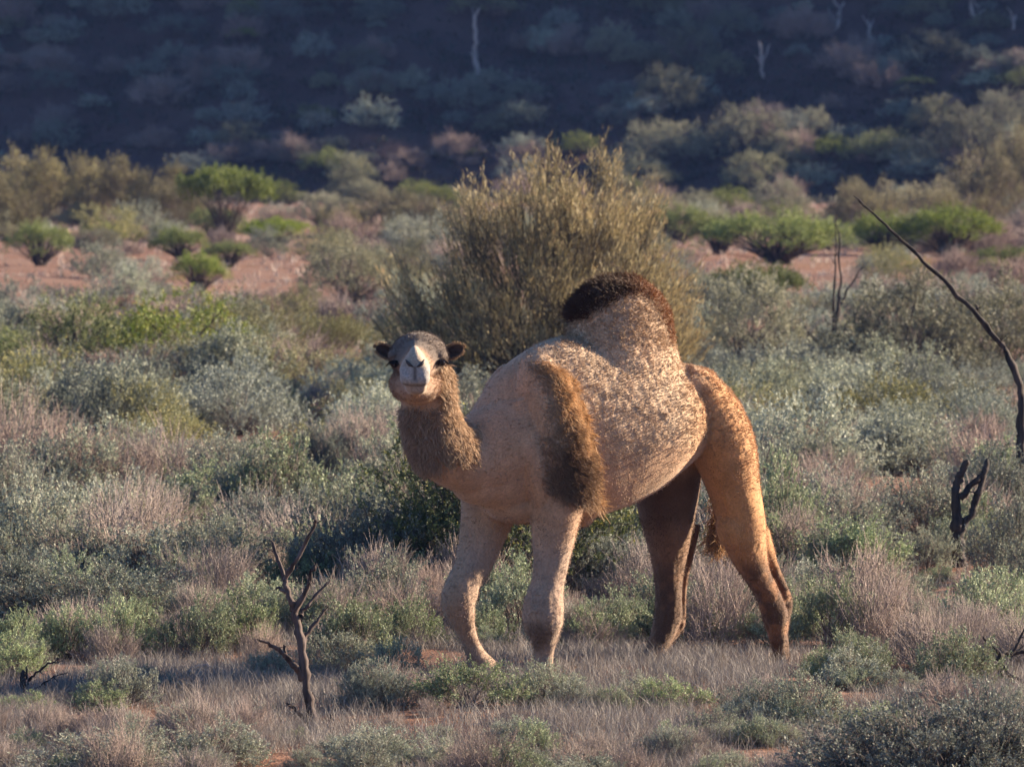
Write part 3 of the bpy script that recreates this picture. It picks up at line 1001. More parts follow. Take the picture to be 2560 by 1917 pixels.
for pts in ([(1014, 899), (1019, 906), (1025, 912), (1034, 917)], [(1061, 898), (1057, 906), (1051, 912), (1041, 917)]):
    P = np.array([at(x, y, body_front(x, y) + .001) for x, y in pts])
    g = Geo(); tubes(g, spline(P, 4)[None], (np.sin(np.linspace(.25, math.pi - .25, 13)) * .009)[None], 8, np.tile(np.array([.03, .02, .02]), (1, 1)))
    link('nostril', g.mesh('nostril', SKIN, smooth=True), camel, -COFF)

# tail: thin dock behind the thigh ending in a curly brown tassel
tp = spline([cp(1800, 1010, -.02), cp(1815, 1110, -.06), cp(1808, 1210, -.1), cp(1796, 1300, -.12), cp(1792, 1350, -.12)], 6)
g = Geo(); tubes(g, tp[None], np.linspace(.03, .014, len(tp))[None], 8, np.array([[.3, .18, .1]]))
tail = link('tail', g.mesh('tail', FUR, smooth=True), camel, -COFF)
rng = np.random.default_rng(5); n_ = 620
t0 = rng.uniform(.55, 1, n_)
p = tp[(t0 * (len(tp) - 1)).astype(int)] + rng.normal(size=(n_, 3)) * .012
P = [p]; q = p; drift = rng.normal(size=(n_, 3)) * np.array([.6, .5, .15]) + np.array([-.05, 0, -1.0])
ph = rng.uniform(0, 6.28, n_)
for k in range(9):
    d = nrm(drift + 1.1 * np.stack([np.cos(ph + k * 1.1), np.sin(ph + k * 1.1), 0 * ph], -1))
    q = q + d * (rng.uniform(.5, 1.2, n_) * .022)[:, None]
    P.append(q)
g = Geo(); tubes(g, np.stack(P, 1), np.tile(np.linspace(.0022, .0012, 10), (n_, 1)), 3, np.array([[.58, .32, .12]]) * rng.uniform(.3, 1.3, (n_, 1)))
link('tassel', g.mesh('tassel', HAIR), tail)

# ------------------------------------------------------------------ dead wood
def dead_wood(name, base, parts, mat, label, cat, Y=None, jit=0.8, group=None, twigs=2):
    """parts: (part name, [(px, py), ...], start radius px, end radius px, depth lean m)"""
    Y = depth_of_row(base) if Y is None else Y
    d = CAM_D + Y
    px0, py0 = parts[0][1][0]
    root = at(px0, py0, Y)
    root[2] = plant_z(root[0], Y)
    e = tag(link(name, None, None, root), label, cat, group)
    rng = np.random.default_rng(int(px0 + py0))
    for pn, pts, r0, r1, lean in parts:
        n = len(pts)
        P = np.array([at(x, y, Y + lean * i / max(n - 1, 1)) for i, (x, y) in enumerate(pts)])
        P = spline(P, 5)
        k = len(P)
        m = FPX / d
        P[1:] += rng.normal(size=(k - 1, 3)) * jit / m * 2.2
        rad = np.linspace(r0, r1, k) / m * rng.uniform(.78, 1.2, k)
        rad[-1] *= 0.4
        g = Geo(); tubes(g, (P - root)[None], rad[None], 9)
        sd_ = rng.uniform(-.24, .24, 9)
        ax_ = np.repeat(P - root, 9, 0); V_ = g.v[0]; rid = np.tile(sd_, k)[:, None] * (1 + .5 * np.sin(np.repeat(np.arange(k), 9) * .9)[:, None])
        V_ += ((V_ - ax_) * rid).astype(np.float32); V_ += (rng.normal(size=V_.shape) * 0.05 * (np.repeat(rad, 9)[:, None])).astype(np.float32)
        bo = link(pn, g.mesh(pn, mat, smooth=True), e)
        if pn == 'branch' and k > 6 and twigs:
            for t_ in range(twigs):
                i0 = rng.integers(k // 3, k - 1)
                dv = nrm(P[min(i0 + 1, k - 1)] - P[i0] + rng.normal(size=3) * np.linalg.norm(P[1] - P[0]) * 1.1)
                ln_ = rng.uniform(14, 42) / m
                tw = P[i0] + dv * ln_ * np.linspace(0, 1, 5)[:, None] + np.cumsum(rng.normal(size=(5, 3)) * ln_ * .05, 0)
                gt = Geo(); tubes(gt, (tw - root)[None], (np.linspace(1.9, .7, 5) / m)[None], 5)
                link('twig', gt.mesh('twig', mat), bo)
    return e


dead_wood('dead_snag', 1832, [
    ('trunk', [(786, 1840), (783, 1815), (773, 1760), (764, 1706), (753, 1613), (741, 1544), (732, 1516), (716, 1474), (711, 1446)], 14, 6, 0),
    ('branch', [(712, 1452), (695, 1400), (676, 1349)], 6, 4, .05), ('branch', [(712, 1450), (741, 1400), (783, 1321), (786, 1298)], 7, 3, -.08),
    ('branch', [(736, 1528), (764, 1479), (776, 1440), (787, 1412)], 8, 4, -.1), ('branch', [(750, 1540), (757, 1528), (787, 1493), (822, 1451)], 6, 3, .12),
    ('branch', [(758, 1612), (766, 1588), (797, 1548), (817, 1520)], 6, 3, .1), ('branch', [(718, 1480), (704, 1474), (690, 1465)], 6, 3, 0),
    ('branch', [(757, 1700), (738, 1668), (709, 1639), (676, 1613), (641, 1599)], 9, 2.5, -.1), ('branch', [(712, 1642), (709, 1613)], 6, 3, 0),
    ('branch', [(778, 1822), (760, 1800), (741, 1780), (713, 1757)], 7, 3, -.06)], SILVER, 'grey many-branched dead sapling trunk standing bare in the dry grass', 'dead tree')
dead_wood('forked_stump', 1415, [
    ('trunk', [(2400, 1425), (2399, 1400), (2394, 1343), (2393, 1287), (2389, 1226), (2402, 1187), (2418, 1149)], 19, 7, 0),
    ('branch', [(2398, 1345), (2412, 1310), (2434, 1278), (2448, 1225), (2461, 1183), (2471, 1145)], 11, 8, .06),
    ('branch', [(2399, 1246), (2427, 1213), (2456, 1187)], 8, 6, .04)], DARKWOOD, 'dark dead stump forking into two upright prongs', 'dead stump')
dead_wood('leaning_dead_tree', 1330, [
    ('trunk', [(2562, 1345), (2556, 1250), (2553, 1130), (2556, 1030), (2547, 949), (2506, 862)], 15, 7, 0),
    ('branch', [(2510, 868), (2431, 776), (2338, 683), (2269, 613), (2200, 550), (2133, 486)], 8, 2, -.3),
    ('branch', [(2514, 880), (2508, 860), (2503, 843)], 5, 2, 0), ('branch', [(2440, 785), (2443, 772), (2438, 760)], 4, 2, 0), ('branch', [(2553, 1110), (2545, 1085)], 7, 3, 0)],
    DARKWOOD, 'dead tree with one long thin bare limb reaching up and out', 'dead tree')
dead_wood('dead_sapling', 925, [
    ('trunk', [(2092, 930), (2090, 880), (2088, 820), (2096, 760), (2101, 690), (2096, 560)], 7, 1.5, 0),
    ('branch', [(2091, 806), (2110, 740), (2140, 690), (2158, 660)], 4, 1.2, .1), ('branch', [(2085, 890), (2085, 760), (2090, 640), (2088, 520)], 4, 1.2, -.15),
    ('branch', [(2100, 905), (2075, 930), (2050, 950)], 8, 4, -.2)], DARKWOOD, 'slender dead sapling with upright wand-like stems beside grey bushes', 'dead tree')
dead_wood('fallen_log', 1695, [('trunk', [(426, 1676), (460, 1672), (491, 1684), (540, 1688), (600, 1690)], 8, 5, .1), ('branch', [(470, 1676), (510, 1664), (535, 1672)], 4, 2, -.1)],
          PALEWOOD, 'pale fallen log lying in the grass', 'log')
dead_wood('broken_stump', 1760, [
    ('trunk', [(60, 1765), (58, 1740), (55, 1700), (54, 1676)], 10, 5, 0), ('branch', [(62, 1740), (68, 1706), (95, 1676), (139, 1652)], 4, 2, .05),
    ('branch', [(62, 1742), (110, 1738), (160, 1742), (215, 1762)], 5, 2, .2), ('branch', [(62, 1736), (120, 1700), (170, 1680)], 3, 1.2, .2), ('branch', [(64, 1744), (130, 1755), (190, 1785)], 4, 1.5, -.1),
    ('branch', [(66, 1700), (64, 1668)], 4, 2, 0)], DARKWOOD, 'short broken stump with dead twigs sprawled beside it', 'dead stump')
dead_wood('dead_branch', 1730, [
    ('trunk', [(2506, 1740), (2503, 1690), (2500, 1640), (2478, 1615), (2458, 1588)], 10, 3, 0), ('branch', [(2502, 1642), (2530, 1636), (2575, 1630)], 7, 5, .1), ('branch', [(2504, 1660), (2530, 1690), (2580, 1712)], 6, 4, -.1),
    ('branch', [(2530, 1638), (2550, 1600), (2570, 1560)], 4, 2, 0)], DARKWOOD, 'black dead bush skeleton beside a bright green saltbush', 'dead bush')
dead_wood('dry_stick', 1628, [('trunk', [(2128, 1634), (2146, 1600), (2176, 1559), (2189, 1538), (2254, 1507)], 5, 2, .1), ('branch', [(2189, 1538), (2210, 1500), (2222, 1480)], 2.5, 1, 0)], SILVER,
          'thin dry stick slanting out of the grass', 'stick')
dead_wood('short_stump', 1842, [('trunk', [(832, 1846), (829, 1815), (828, 1787)], 7, 4, 0), ('branch', [(826, 1835), (818, 1812)], 3, 1.5, 0)], SILVER, 'tiny charred stump at the foot of the dead sapling', 'dead stump')
hill_dead = [([(1192, 190), (1190, 120), (1187, 55), (1198, 18)], [(1188, 60), (1180, 20)]), ([(2087, 80), (2096, 35), (2084, -6)], [(2095, 40), (2110, 5)]), ([(2172, 98), (2170, 50)], [(2171, 75), (2182, 50)]),
             ([(1905, 195), (1903, 150), (1898, 104)], [(1904, 160), (1925, 110)]), ([(2447, 50), (2426, 25), (2428, -8)], [(2440, 44), (2462, 20)]), ([(2532, 75), (2528, 40)], [(2530, 60), (2540, 40)])]
for i, (tr, br) in enumerate(hill_dead):
    px, py = tr[0]
    y_ = HILL_Y
    for yy in np.arange(206, 300, .25):                       # find where that sight line meets the hill
        p = at(px, py, yy)
        if p[2] < plant_z(p[0], yy):
            y_ = yy; break
    dead_wood('pale_dead_tree', 0, [('trunk', tr, 6, 2.5, 0), ('branch', br, 3, 1.5, .3), ('branch', [(tr[0][0], tr[0][1] - 25), (tr[0][0] - 18, tr[0][1] - 60)], 2, 1, -.3)], PALEWOOD,
              'bleached bare dead tree standing on the shaded hill', 'dead tree', Y=y_ - .2, group='bleached dead trees on the hill')

# ------------------------------------------------------------------ plants placed one by one
pp = put_px
# foreground
pp('dark_saltbush', 'dark_saltbush', 2290, 1975, 640, .3, 0, 'big dark blue-green saltbush, widest bush in the foreground grass', 'bush', height=245)
pp('dark_saltbush', 'dark_saltbush', 2480, 1960, 420, 1.3, 2, 'dark saltbush crowding the widest foreground bush', 'bush', height=230)
pp('dark_saltbush', 'dark_saltbush', 1920, 1820, 240, 2.3, 1, 'low dark saltbush in front of the camel\'s hind foot', 'bush', height=125)
pp('green_saltbush', 'leafy_shrub', 2400, 1745, 240, 1.2, 0, 'bright green saltbush leaning against the black dead bush', 'bush', height=165)
pp('green_saltbush', 'leafy_shrub', 1165, 1800, 270, .5, 1, 'spreading green saltbush with bare black stems by the camel\'s forefeet', 'bush', height=125)
pp('dark_saltbush', 'dark_saltbush', 945, 1800, 200, 4.5, 2, 'dark low saltbush beside the spreading green one, left of the camel\'s feet', 'bush', height=110)
pp('saltbush', 'saltbush', 1355, 1790, 200, .9, 2, 'pale saltbush covering the camel\'s left forefoot', 'bush', height=120)
pp('saltbush', 'saltbush', 1595, 1775, 120, 2.9, 3, 'small round saltbush hiding the camel\'s far hind foot', 'bush', height=75)
pp('saltbush', 'saltbush', 1290, 1880, 180, 1.9, 0, 'small grey saltbush in the open grass before the camel', 'bush', height=90)
pp('saltbush', 'saltbush', 250, 1960, 420, 2.4, 1, 'wide pale grey saltbush in the grass before the broken stump', 'bush', height=120)
pp('saltbush', 'saltbush', 540, 1945, 280, 3.4, 3, 'grey saltbush in the grass left of the dead sapling\'s foot', 'bush', height=120)
pp('saltbush', 'saltbush', 940, 1940, 260, 4.4, 2, 'half-dry saltbush in the grass right of the tiny charred stump', 'bush', height=110)
pp('green_saltbush', 'leafy_shrub', 45, 1815, 170, .2, 2, 'fresh green saltbush in front of the broken stump', 'bush', height=66)
pp('green_saltbush', 'leafy_shrub', 250, 1790, 170, 1.1, 3, 'small green saltbush growing through sprawled dead twigs', 'bush', height=80)
pp('green_saltbush', 'leafy_shrub', 165, 1650, 170, 3.0, 0, 'bright green leafy saltbush below the dark saltbush bank', 'bush', height=140)
pp('green_saltbush', 'leafy_shrub', 40, 1660, 160, 2.0, 1, 'pale green saltbush at the end of the dark saltbush bank', 'bush', height=130)
pp('green_saltbush', 'leafy_shrub', 500, 1650, 180, 1.7, 2, 'upright green saltbush with bare stems behind the fallen log', 'bush', height=160)
pp('green_saltbush', 'leafy_shrub', 610, 1640, 190, .7, 3, 'green saltbush standing just left of the dead sapling', 'bush', height=150)
pp('green_saltbush', 'leafy_shrub', 330, 1625, 170, .1, 1, 'dull green saltbush between the log and the saltbush bank', 'bush', height=130)
pp('saltbush', 'saltbush', 860, 1700, 200, 3.9, 1, 'silvery saltbush just right of the dead sapling', 'bush', height=120)
pp('saltbush', 'saltbush', 690, 1720, 170, 2.2, 0, 'grey saltbush behind the dead sapling\'s lowest branch', 'bush', height=95)
pp('green_saltbush', 'leafy_shrub', 1030, 1640, 170, 2.6, 0, 'green saltbush behind the camel\'s raised right forefoot', 'bush', height=130)
pp('green_saltbush', 'leafy_shrub', 1490, 1630, 190, .4, 2, 'green saltbush seen between the camel\'s forelegs and hind legs', 'bush', height=150)
pp('wiry_brush', 'wiry_bush', 1800, 1640, 260, 1.4, 1, 'wiry twig bush seen between the camel\'s two hind legs', 'bush', height=230)
pp('green_saltbush', 'leafy_shrub', 2080, 1640, 200, 3.3, 1, 'pale green saltbush just behind the camel\'s trailing hind leg', 'bush', height=180)
pp('green_saltbush', 'leafy_shrub', 2120, 1740, 190, 5.2, 3, 'thin green saltbush near the dry stick', 'bush', height=120)
# bank of big saltbush, left middle distance
pp('dark_saltbush', 'dark_saltbush', 240, 1590, 520, 3.6, 0, 'long dark blue saltbush at the foot of the pale bank', 'bush', height=165)
pp('dark_saltbush', 'dark_saltbush', 20, 1580, 300, .8, 1, 'very dark saltbush mound under the tall grey saltbush', 'bush', height=190)
pp('saltbush', 'saltbush', 90, 1450, 330, 2.7, 0, 'tall grey saltbush rising behind the dark saltbush bank', 'bush', height=270)
pp('saltbush', 'saltbush', 350, 1500, 300, 5.0, 2, 'pale-topped saltbush in the middle of the saltbush bank', 'bush', height=170)
pp('saltbush', 'saltbush', 510, 1510, 180, 1.5, 3, 'rounded saltbush closing the right end of the saltbush bank', 'bush', height=120)
pp('dark_saltbush', 'dark_saltbush', 620, 1460, 220, 4.0, 2, 'shadowy low saltbush left of the dead sapling\'s top fork', 'bush', height=90)
# right side
pp('saltbush', 'saltbush', 2530, 1460, 200, 1.8, 1, 'grey saltbush right of the forked stump', 'bush', height=240)
pp('saltbush', 'saltbush', 2320, 1420, 150, 2.8, 2, 'pale saltbush at the foot of the forked stump', 'bush', height=110)
pp('green_saltbush', 'leafy_shrub', 1950, 1430, 220, 2.5, 3, 'yellow-green leafy bush just behind the camel\'s thigh', 'bush', height=280)
pp('saltbush', 'saltbush', 2140, 1390, 240, .6, 3, 'grey-green saltbush between the camel and the forked stump', 'bush', height=170)

# the dark bush behind the camel's forelegs, with bare spreading stems
gs, gl = make_plant(seed=404, W=0.86, H=1.0, M=170, K=12, L=16, leaf=0.032, leafw=0.012, twig=0.14, lift=0.26, shell=.4, cA=(0.085, 0.11, 0.045), cB=(0.18, 0.205, 0.085),
                    tip=(0.30, 0.28, 0.07), tipf=.25, stems=24, stem_r=0.013, wood=(0.05, 0.042, 0.04), base_w=.12, curve=.5)
Yb = depth_of_row(1492)
o = tag(link('dark_bush', None, None, (-.06, Yb, float(gz(-.06, Yb)))), 'dark green bush with yellow tips and bare black stems behind the camel\'s forelegs', 'bush')
link('foliage', gl.mesh('dark_bush_foliage', LEAF), o); link('stems', gs.mesh('dark_bush_stems', TWIG), o)

# the big olive broom bush behind the hump
gs, gl = make_plant(seed=77, W=1.55, H=2.3, M=240, K=14, L=12, leaf=0.085, leafw=0.009, twig=0.46, lift=0.16, shell=.4, up=1.25, spread=.75, cA=(0.29, 0.235, 0.09), cB=(0.50, 0.385, 0.165),
                    tip=(0.38, 0.25, 0.10), tipf=.2, stems=60, stem_r=0.02, twig_r=0.0035, wood=(0.10, 0.085, 0.06), cl=.07, leaf_follow=1.8, lump=.12, base_w=.1, curve=.42)
Yb = depth_of_row(1030)
xb = (1375 - W0 / 2) / FPX * (Yb + CAM_D)
o = tag(link('broom_bush', None, None, (xb, Yb, float(gz(xb, Yb)))), 'tall olive-yellow broom-like bush with fine upright twigs behind the hump', 'bush')
link('foliage', gl.mesh('broom_foliage', LEAF), o); link('stems', gs.mesh('broom_stems', TWIG), o)

# middle distance, right
pp('grey_wattle', 'wattle_bush', 1860, 940, 350, .3, 0, 'big rounded grey-green wattle just right of the hump, beside the dead sapling', 'bush', height=260)
pp('grey_wattle', 'wattle_bush', 2270, 960, 420, 1.3, 1, 'broad grey-green wattle right of the dead sapling', 'bush', height=290)
pp('grey_wattle', 'wattle_bush', 2500, 950, 320, 2.3, 2, 'dull grey wattle behind the dead tree\'s long limb', 'bush', height=260)
pp('far_saltbush', 'silver_shrub', 2030, 1215, 340, 4.3, 0, 'round grey-green saltbush mound right of the camel\'s rump', 'bush', height=240)
pp('far_saltbush', 'silver_shrub', 2290, 1190, 300, 1.3, 1, 'olive-grey saltbush mound left of the leaning dead tree', 'bush', height=190)
pp('mulga', 'mulga_tree', 1880, 790, 280, .6, 0, 'flat green mulga top showing behind the round grey wattle', 'tree', height=130)
pp('green_acacia', 'acacia_bush', 2350, 985, 110, 1.6, 0, 'small bright green cushion bush under the dead tree\'s long limb', 'bush', height=60)
# left acacias
pp('green_acacia', 'acacia_bush', 420, 960, 400, .6, 1, 'large green acacia spreading over a dark thicket, left of the camel\'s head', 'bush', height=240)
pp('green_acacia', 'acacia_bush', 190, 965, 300, 2.6, 2, 'yellow-green acacia joined to the larger one on its right', 'bush', height=230)
pp('far_brush', 'twig_bush', 340, 975, 330, 1.6, 2, 'dark leafless thicket under the large green acacia', 'bush', height=120)
pp('green_acacia', 'acacia_bush', 610, 985, 190, 3.6, 0, 'low bright green acacia beside the large acacia', 'bush', height=110)
pp('green_acacia', 'acacia_bush', 20, 960, 200, 4.6, 0, 'bright green acacia at the far end of the acacia row', 'bush', height=130)
# mulgas on the plain (px, base, width, height, label)
for i, (px, b, w, h, kind, lab) in enumerate([
    (560, 605, 250, 185, 'umbrella_mulga', 'umbrella-topped green mulga, tallest tree left of the broom bush'),
    (540, 600, 160, 85, 'mulga', 'low dark mulga tucked under the umbrella-topped one'),
    (690, 620, 200, 75, 'mulga', 'low spreading mulga right of the umbrella-topped one'),
    (100, 660, 170, 110, 'mulga', 'dense bright green mulga alone at the edge of the red ground'),
    (255, 610, 110, 60, 'mulga', 'small pale mulga below the olive thicket'),
    (450, 650, 140, 80, 'mulga', 'squat mulga in front of the umbrella-topped one'),
    (575, 665, 140, 65, 'mulga', 'flat low mulga on the red ground'),
    (495, 730, 140, 100, 'mulga', 'round mulga nearest the acacias on the red ground'),
    (1950, 660, 380, 135, 'mulga', 'wide flat-topped green mulga above the round wattle'),
    (1700, 610, 170, 100, 'mulga', 'pale green mulga just right of the broom bush top'),
    (1800, 640, 160, 90, 'mulga', 'small mulga filling the gap beside the wide flat-topped one'),
    (2370, 640, 260, 120, 'mulga', 'bright green mulga behind the long dead limb'),
    (2210, 640, 190, 110, 'mulga', 'shady mulga with visible dark trunk by the long dead limb'),
    (2510, 670, 200, 65, 'mulga', 'very flat bright green mulga beyond the leaning dead tree'),
    (2480, 700, 110, 55, 'mulga', 'small flat mulga in front of the very flat one')]):
    pp(kind, 'mulga_tree', px, b, w, i * 1.3, i, lab, 'tree', height=h)
for i, (px, b, w, h) in enumerate([(60, 565, 280, 185), (200, 560, 220, 175), (330, 565, 300, 165), (430, 570, 180, 130), (10, 600, 160, 160), (850, 600, 130, 90), (970, 590, 220, 120), (1060, 600, 160, 110), (1560, 560, 200, 130), (1640, 590, 200, 110),
                                  (2160, 590, 200, 130), (2300, 580, 240, 130), (2450, 575, 240, 190), (2540, 560, 160, 250), (2380, 600, 200, 110)]):
    pp('olive_broom', 'olive_bush', px, b, w, i * 2.1, i, ['broad','tall','small'][i % 3] + ' olive-yellow bush at the foot of the hill' + (', in the thicket behind the umbrella mulga' if px < 500 else ', behind the broom bush' if px < 1700 else ', beyond the long dead limb'), 'bush', 'olive bushes at the foot of the hill', height=h)
for i, (px, b, w, h) in enumerate([(800, 560, 140, 80), (820, 640, 110, 60), (880, 760, 260, 170), (1000, 700, 180, 90), (760, 800, 120, 100)]):
    pp('grey_wattle', 'grey_bush', px, b, w, i * 2.7, i, 'soft grey bush on the red ground left of the broom bush', 'bush', 'grey bushes left of the broom bush', height=h)


# hill plants: find the slope where the sight line meets it
def hill_spot(px, py):
    for yy in np.arange(206, 320, .3):
        p = at(px, py, yy)
        if p[2] < plant_z(p[0], yy):
            return p[0], yy
    return at(px, py, 300)[0], 300.0


HMARK = [(100, 'lone bright mulga'), (560, 'umbrella-topped mulga'), (950, 'grey bushes'), (1375, 'broom bush'), (1700, 'pale green mulga'), (1950, 'wide flat-topped mulga'), (2370, 'dead limb mulga'), (2540, 'very flat mulga')]


def uphill(px, base):
    nm = min((abs(px - m), n_) for m, n_ in HMARK)[1]
    return (' low on the hill above the ' if base > 330 else ' halfway up the hill behind the ' if base > 160 else ' high on the hill behind the ') + nm


def on_hill(kind, name, px, base, w, h, v, label, cat, group):
    x, y = hill_spot(px, base)
    d = CAM_D + y
    Wm, Hm = SIZE[kind]
    s = w / FPX * d / Wm
    return put(kind, name, x, y, s, v * 1.7, v, label, cat, group, (h / FPX * d / Hm) / s)


for i, (px, b, w, h, kind) in enumerate([
    (1720, 200, 190, 130, 'grey_wattle'), (1800, 210, 120, 70, 'grey_wattle'), (1530, 150, 130, 95, 'grey_wattle'), (1590, 170, 140, 60, 'grey_wattle'), (1670, 280, 190, 115, 'grey_wattle'), (1830, 100, 150, 80, 'grey_wattle'),
    (2320, 60, 130, 80, 'grey_wattle'), (2340, 150, 170, 70, 'grey_wattle'), (1860, 400, 200, 130, 'grey_wattle'), (1660, 420, 220, 115, 'grey_wattle'), (1960, 430, 130, 95, 'grey_wattle'), (1620, 470, 150, 75, 'grey_wattle'),
    (1890, 480, 170, 100, 'grey_wattle'), (2030, 350, 110, 80, 'grey_wattle'), (2200, 420, 190, 95, 'green_acacia'), (2280, 420, 160, 70, 'grey_wattle'), (2330, 330, 140, 90, 'grey_wattle'), (2420, 400, 200, 130, 'grey_wattle'),
    (2500, 350, 160, 120, 'grey_wattle'), (2070, 400, 130, 60, 'green_acacia'), (2290, 225, 90, 30, 'mulga'), (820, 440, 130, 70, 'green_acacia'), (880, 470, 130, 80, 'grey_wattle'), (790, 310, 120, 50, 'green_acacia'), (600, 380, 130, 65, 'grey_wattle'),
    (815, 230, 80, 45, 'grey_wattle'), (900, 180, 120, 60, 'grey_wattle'), (1240, 340, 110, 55, 'grey_wattle'), (620, 50, 90, 60, 'green_acacia'), (1210, 40, 180, 60, 'grey_wattle'), (610, 120, 80, 40, 'mulga'), (1085, 400, 60, 25, 'green_acacia'),
    (1180, 400, 50, 25, 'green_acacia'), (30, 80, 90, 40, 'grey_wattle'), (2540, 240, 120, 60, 'green_acacia'), (2470, 80, 110, 50, 'grey_wattle')]):
    on_hill(kind, {'grey_wattle': 'wattle_bush', 'green_acacia': 'acacia_bush', 'mulga': 'mulga_tree'}[kind], px, b, w, h, i,
            {'grey_wattle': ['broad', 'rounded'][w < 140] + ' grey-green wattle' + uphill(px, b), 'green_acacia': ['broad', 'small'][w < 120] + ' green-topped acacia' + uphill(px, b), 'mulga': 'little flat mulga' + uphill(px, b)}[kind],
            'tree' if kind == 'mulga' else 'bush', 'hillside ' + {'grey_wattle': 'wattles', 'green_acacia': 'acacias', 'mulga': 'mulgas'}[kind])
rng = np.random.default_rng(90)
for i in range(210):
    px = rng.uniform(-60, 2620); py = rng.uniform(-30, 475)
    kind = ['far_bluebush', 'far_brush', 'far_brush', 'far_saltbush', 'far_bluebush'][i % 5]
    w = rng.uniform(50, 150); asp = rng.uniform(.35, .65)
    size = 'wide low' if asp < .45 else ('small round' if w < 95 else 'big rounded')
    on_hill(kind, {'far_bluebush': 'bluebush', 'far_brush': 'twig_bush', 'far_saltbush': 'silver_shrub'}[kind], px, py, w, w * asp, i,
            size + {'far_bluebush': ' dark bluebush' + uphill(px, py), 'far_brush': ' twiggy dry bush' + uphill(px, py), 'far_saltbush': ' grey shrub' + uphill(px, py)}[kind], 'bush',
            {'far_bluebush': 'bluebushes on the hill', 'far_brush': 'dry bushes on the hill', 'far_saltbush': 'grey shrubs on the hill'}[kind])
# the low heath between them, its leaf colours darkened as hillside shade
g = Geo(); n = 26000
hx0 = rng.uniform(-26, 28, n); hy0 = rng.uniform(214, 275, n)
cl = vnoise(np.stack([hx0, hy0, 0 * hx0], -1), .35, 9)
kp = rng.uniform(size=n) < smooth01(cl, .25, .6) + .15
hx0, hy0, cl = hx0[kp], hy0[kp], cl[kp]; n = len(hx0)
hz0 = np.maximum(hill_z(hx0, hy0), gz(hx0, hy0))
per = 9
bp_ = np.repeat(np.stack([hx0, hy0, hz0], -1), per, 0) + rng.normal(size=(n * per, 3)) * np.array([.14, .14, .06])
dd = nrm(rng.normal(size=(n * per, 3)) * .5 + np.array([0, 0, .8]))
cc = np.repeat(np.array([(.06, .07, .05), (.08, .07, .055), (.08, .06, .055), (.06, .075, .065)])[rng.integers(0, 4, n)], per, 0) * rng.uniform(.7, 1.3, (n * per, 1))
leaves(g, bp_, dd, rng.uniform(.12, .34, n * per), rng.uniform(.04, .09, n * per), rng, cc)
o = tag(link('heath', g.mesh('heath', LEAFD)), 'low heath, coloured dark for shade, clothing the hillside', 'heath'); o['kind'] = 'stuff'

# ------------------------------------------------------------------ scattered scrub
rng = np.random.default_rng(2024)
MARKS = [('camel', 0.25, 0.3)]
for nm, px, row in (('grey dead sapling', 783, 1832), ('forked stump', 2400, 1415), ('leaning dead tree', 2560, 1330), ('broken stump', 60, 1760), ('fallen log', 500, 1690), ('broom bush', 1375, 1030), ('wand-stemmed sapling', 2092, 925),
                    ('umbrella-topped mulga', 560, 605), ('large green acacia', 420, 960), ('round grey wattle', 1860, 940), ('wide flat-topped mulga', 1950, 660), ('dark saltbush bank', 240, 1560), ('olive thicket', 200, 565),
                    ('red bare ground', 900, 700), ('dark bare-stemmed bush', 1200, 1492)):
    y_ = depth_of_row(row)
    MARKS.append((nm, (px - W0 / 2) / FPX * (y_ + CAM_D), y_))
NAMES = {'saltbush': 'saltbush', 'green_saltbush': 'leafy_shrub', 'dark_saltbush': 'dark_saltbush', 'wiry_brush': 'wiry_bush', 'far_saltbush': 'silver_shrub', 'far_bluebush': 'bluebush', 'far_brush': 'twig_bush', 'far_olive': 'olive_shrub',
         'green_acacia': 'acacia_bush', 'grey_wattle': 'wattle_bush'}


def scatter(n, row0, row1, kinds, wr, asp, keep=None):
    """scrub over the ground between two sight lines; each is labelled by its look and the landmarks it grows near"""
    for i in range(n):
        py = row0 + (row1 - row0) * rng.uniform()
        px = rng.uniform(-80, 2640)
        kind = kinds[rng.integers(len(kinds))]
        w = rng.uniform(*wr) * (0.45 + .55 * (py - 283) / 1000.0)
        a = rng.uniform(*asp)
        h = w * a
        if keep and not keep(px, py, w, h):
            continue
        y = depth_of_row(py); x = (px - W0 / 2) / FPX * (y + CAM_D)
        ds = sorted((math.hypot(x - mx, (y - my) * .4), nm, mx, my) for nm, mx, my in MARKS)
        (d0, n0, x0, y0), (d1, n1, x1, y1) = ds[0], ds[1]
        if d0 > .45 * d1 and (x - x0) * (x - x1) + .16 * (y - y0) * (y - y1) < 0:
            rel = 'between the %s and the %s' % (n0, n1)
        else:
            rel = 'near the ' + n0
        hm = h / FPX * (y + CAM_D)
        size = ('low ' if hm < .24 else 'knee-high ' if hm < .42 else 'tall ') + ('spreading ' if a < sum(asp) / 2 else 'upright ')
        put_px(kind, NAMES[kind], px, py, w, rng.uniform(0, 6.28), int(rng.integers(9)), size + LB[kind] + ' ' + rel, 'bush', GB[kind], height=h)


def clear_near(px, py, w, h):
    # nothing tall between the lens and the camel's legs, the stumps or the log
    top = py - h
    if py > 1655 and 1070 < px < 2010 and top < 1695: return False
    if py > 1405 and abs(px - 2420) < 60 + w / 2 and top < 1400: return False
    if 1690 < py and abs(px - 760) < 60 + w / 2 and top < 1830: return False
    if 1640 < py and abs(px - 500) < 90 + w / 2 and top < 1690: return False
    if 1715 < py and px < 260 and top < 1752: return False
    if 1690 < py and px > 2420 and top < 1715: return False
    return True


def clear_far(px, py, w, h):
    # the mulgas on the red ground stand in the open
    if py < 760 and (380 < px < 800 or px < 230 or 1700 < px < 2150) and h > 34: return False
    return True


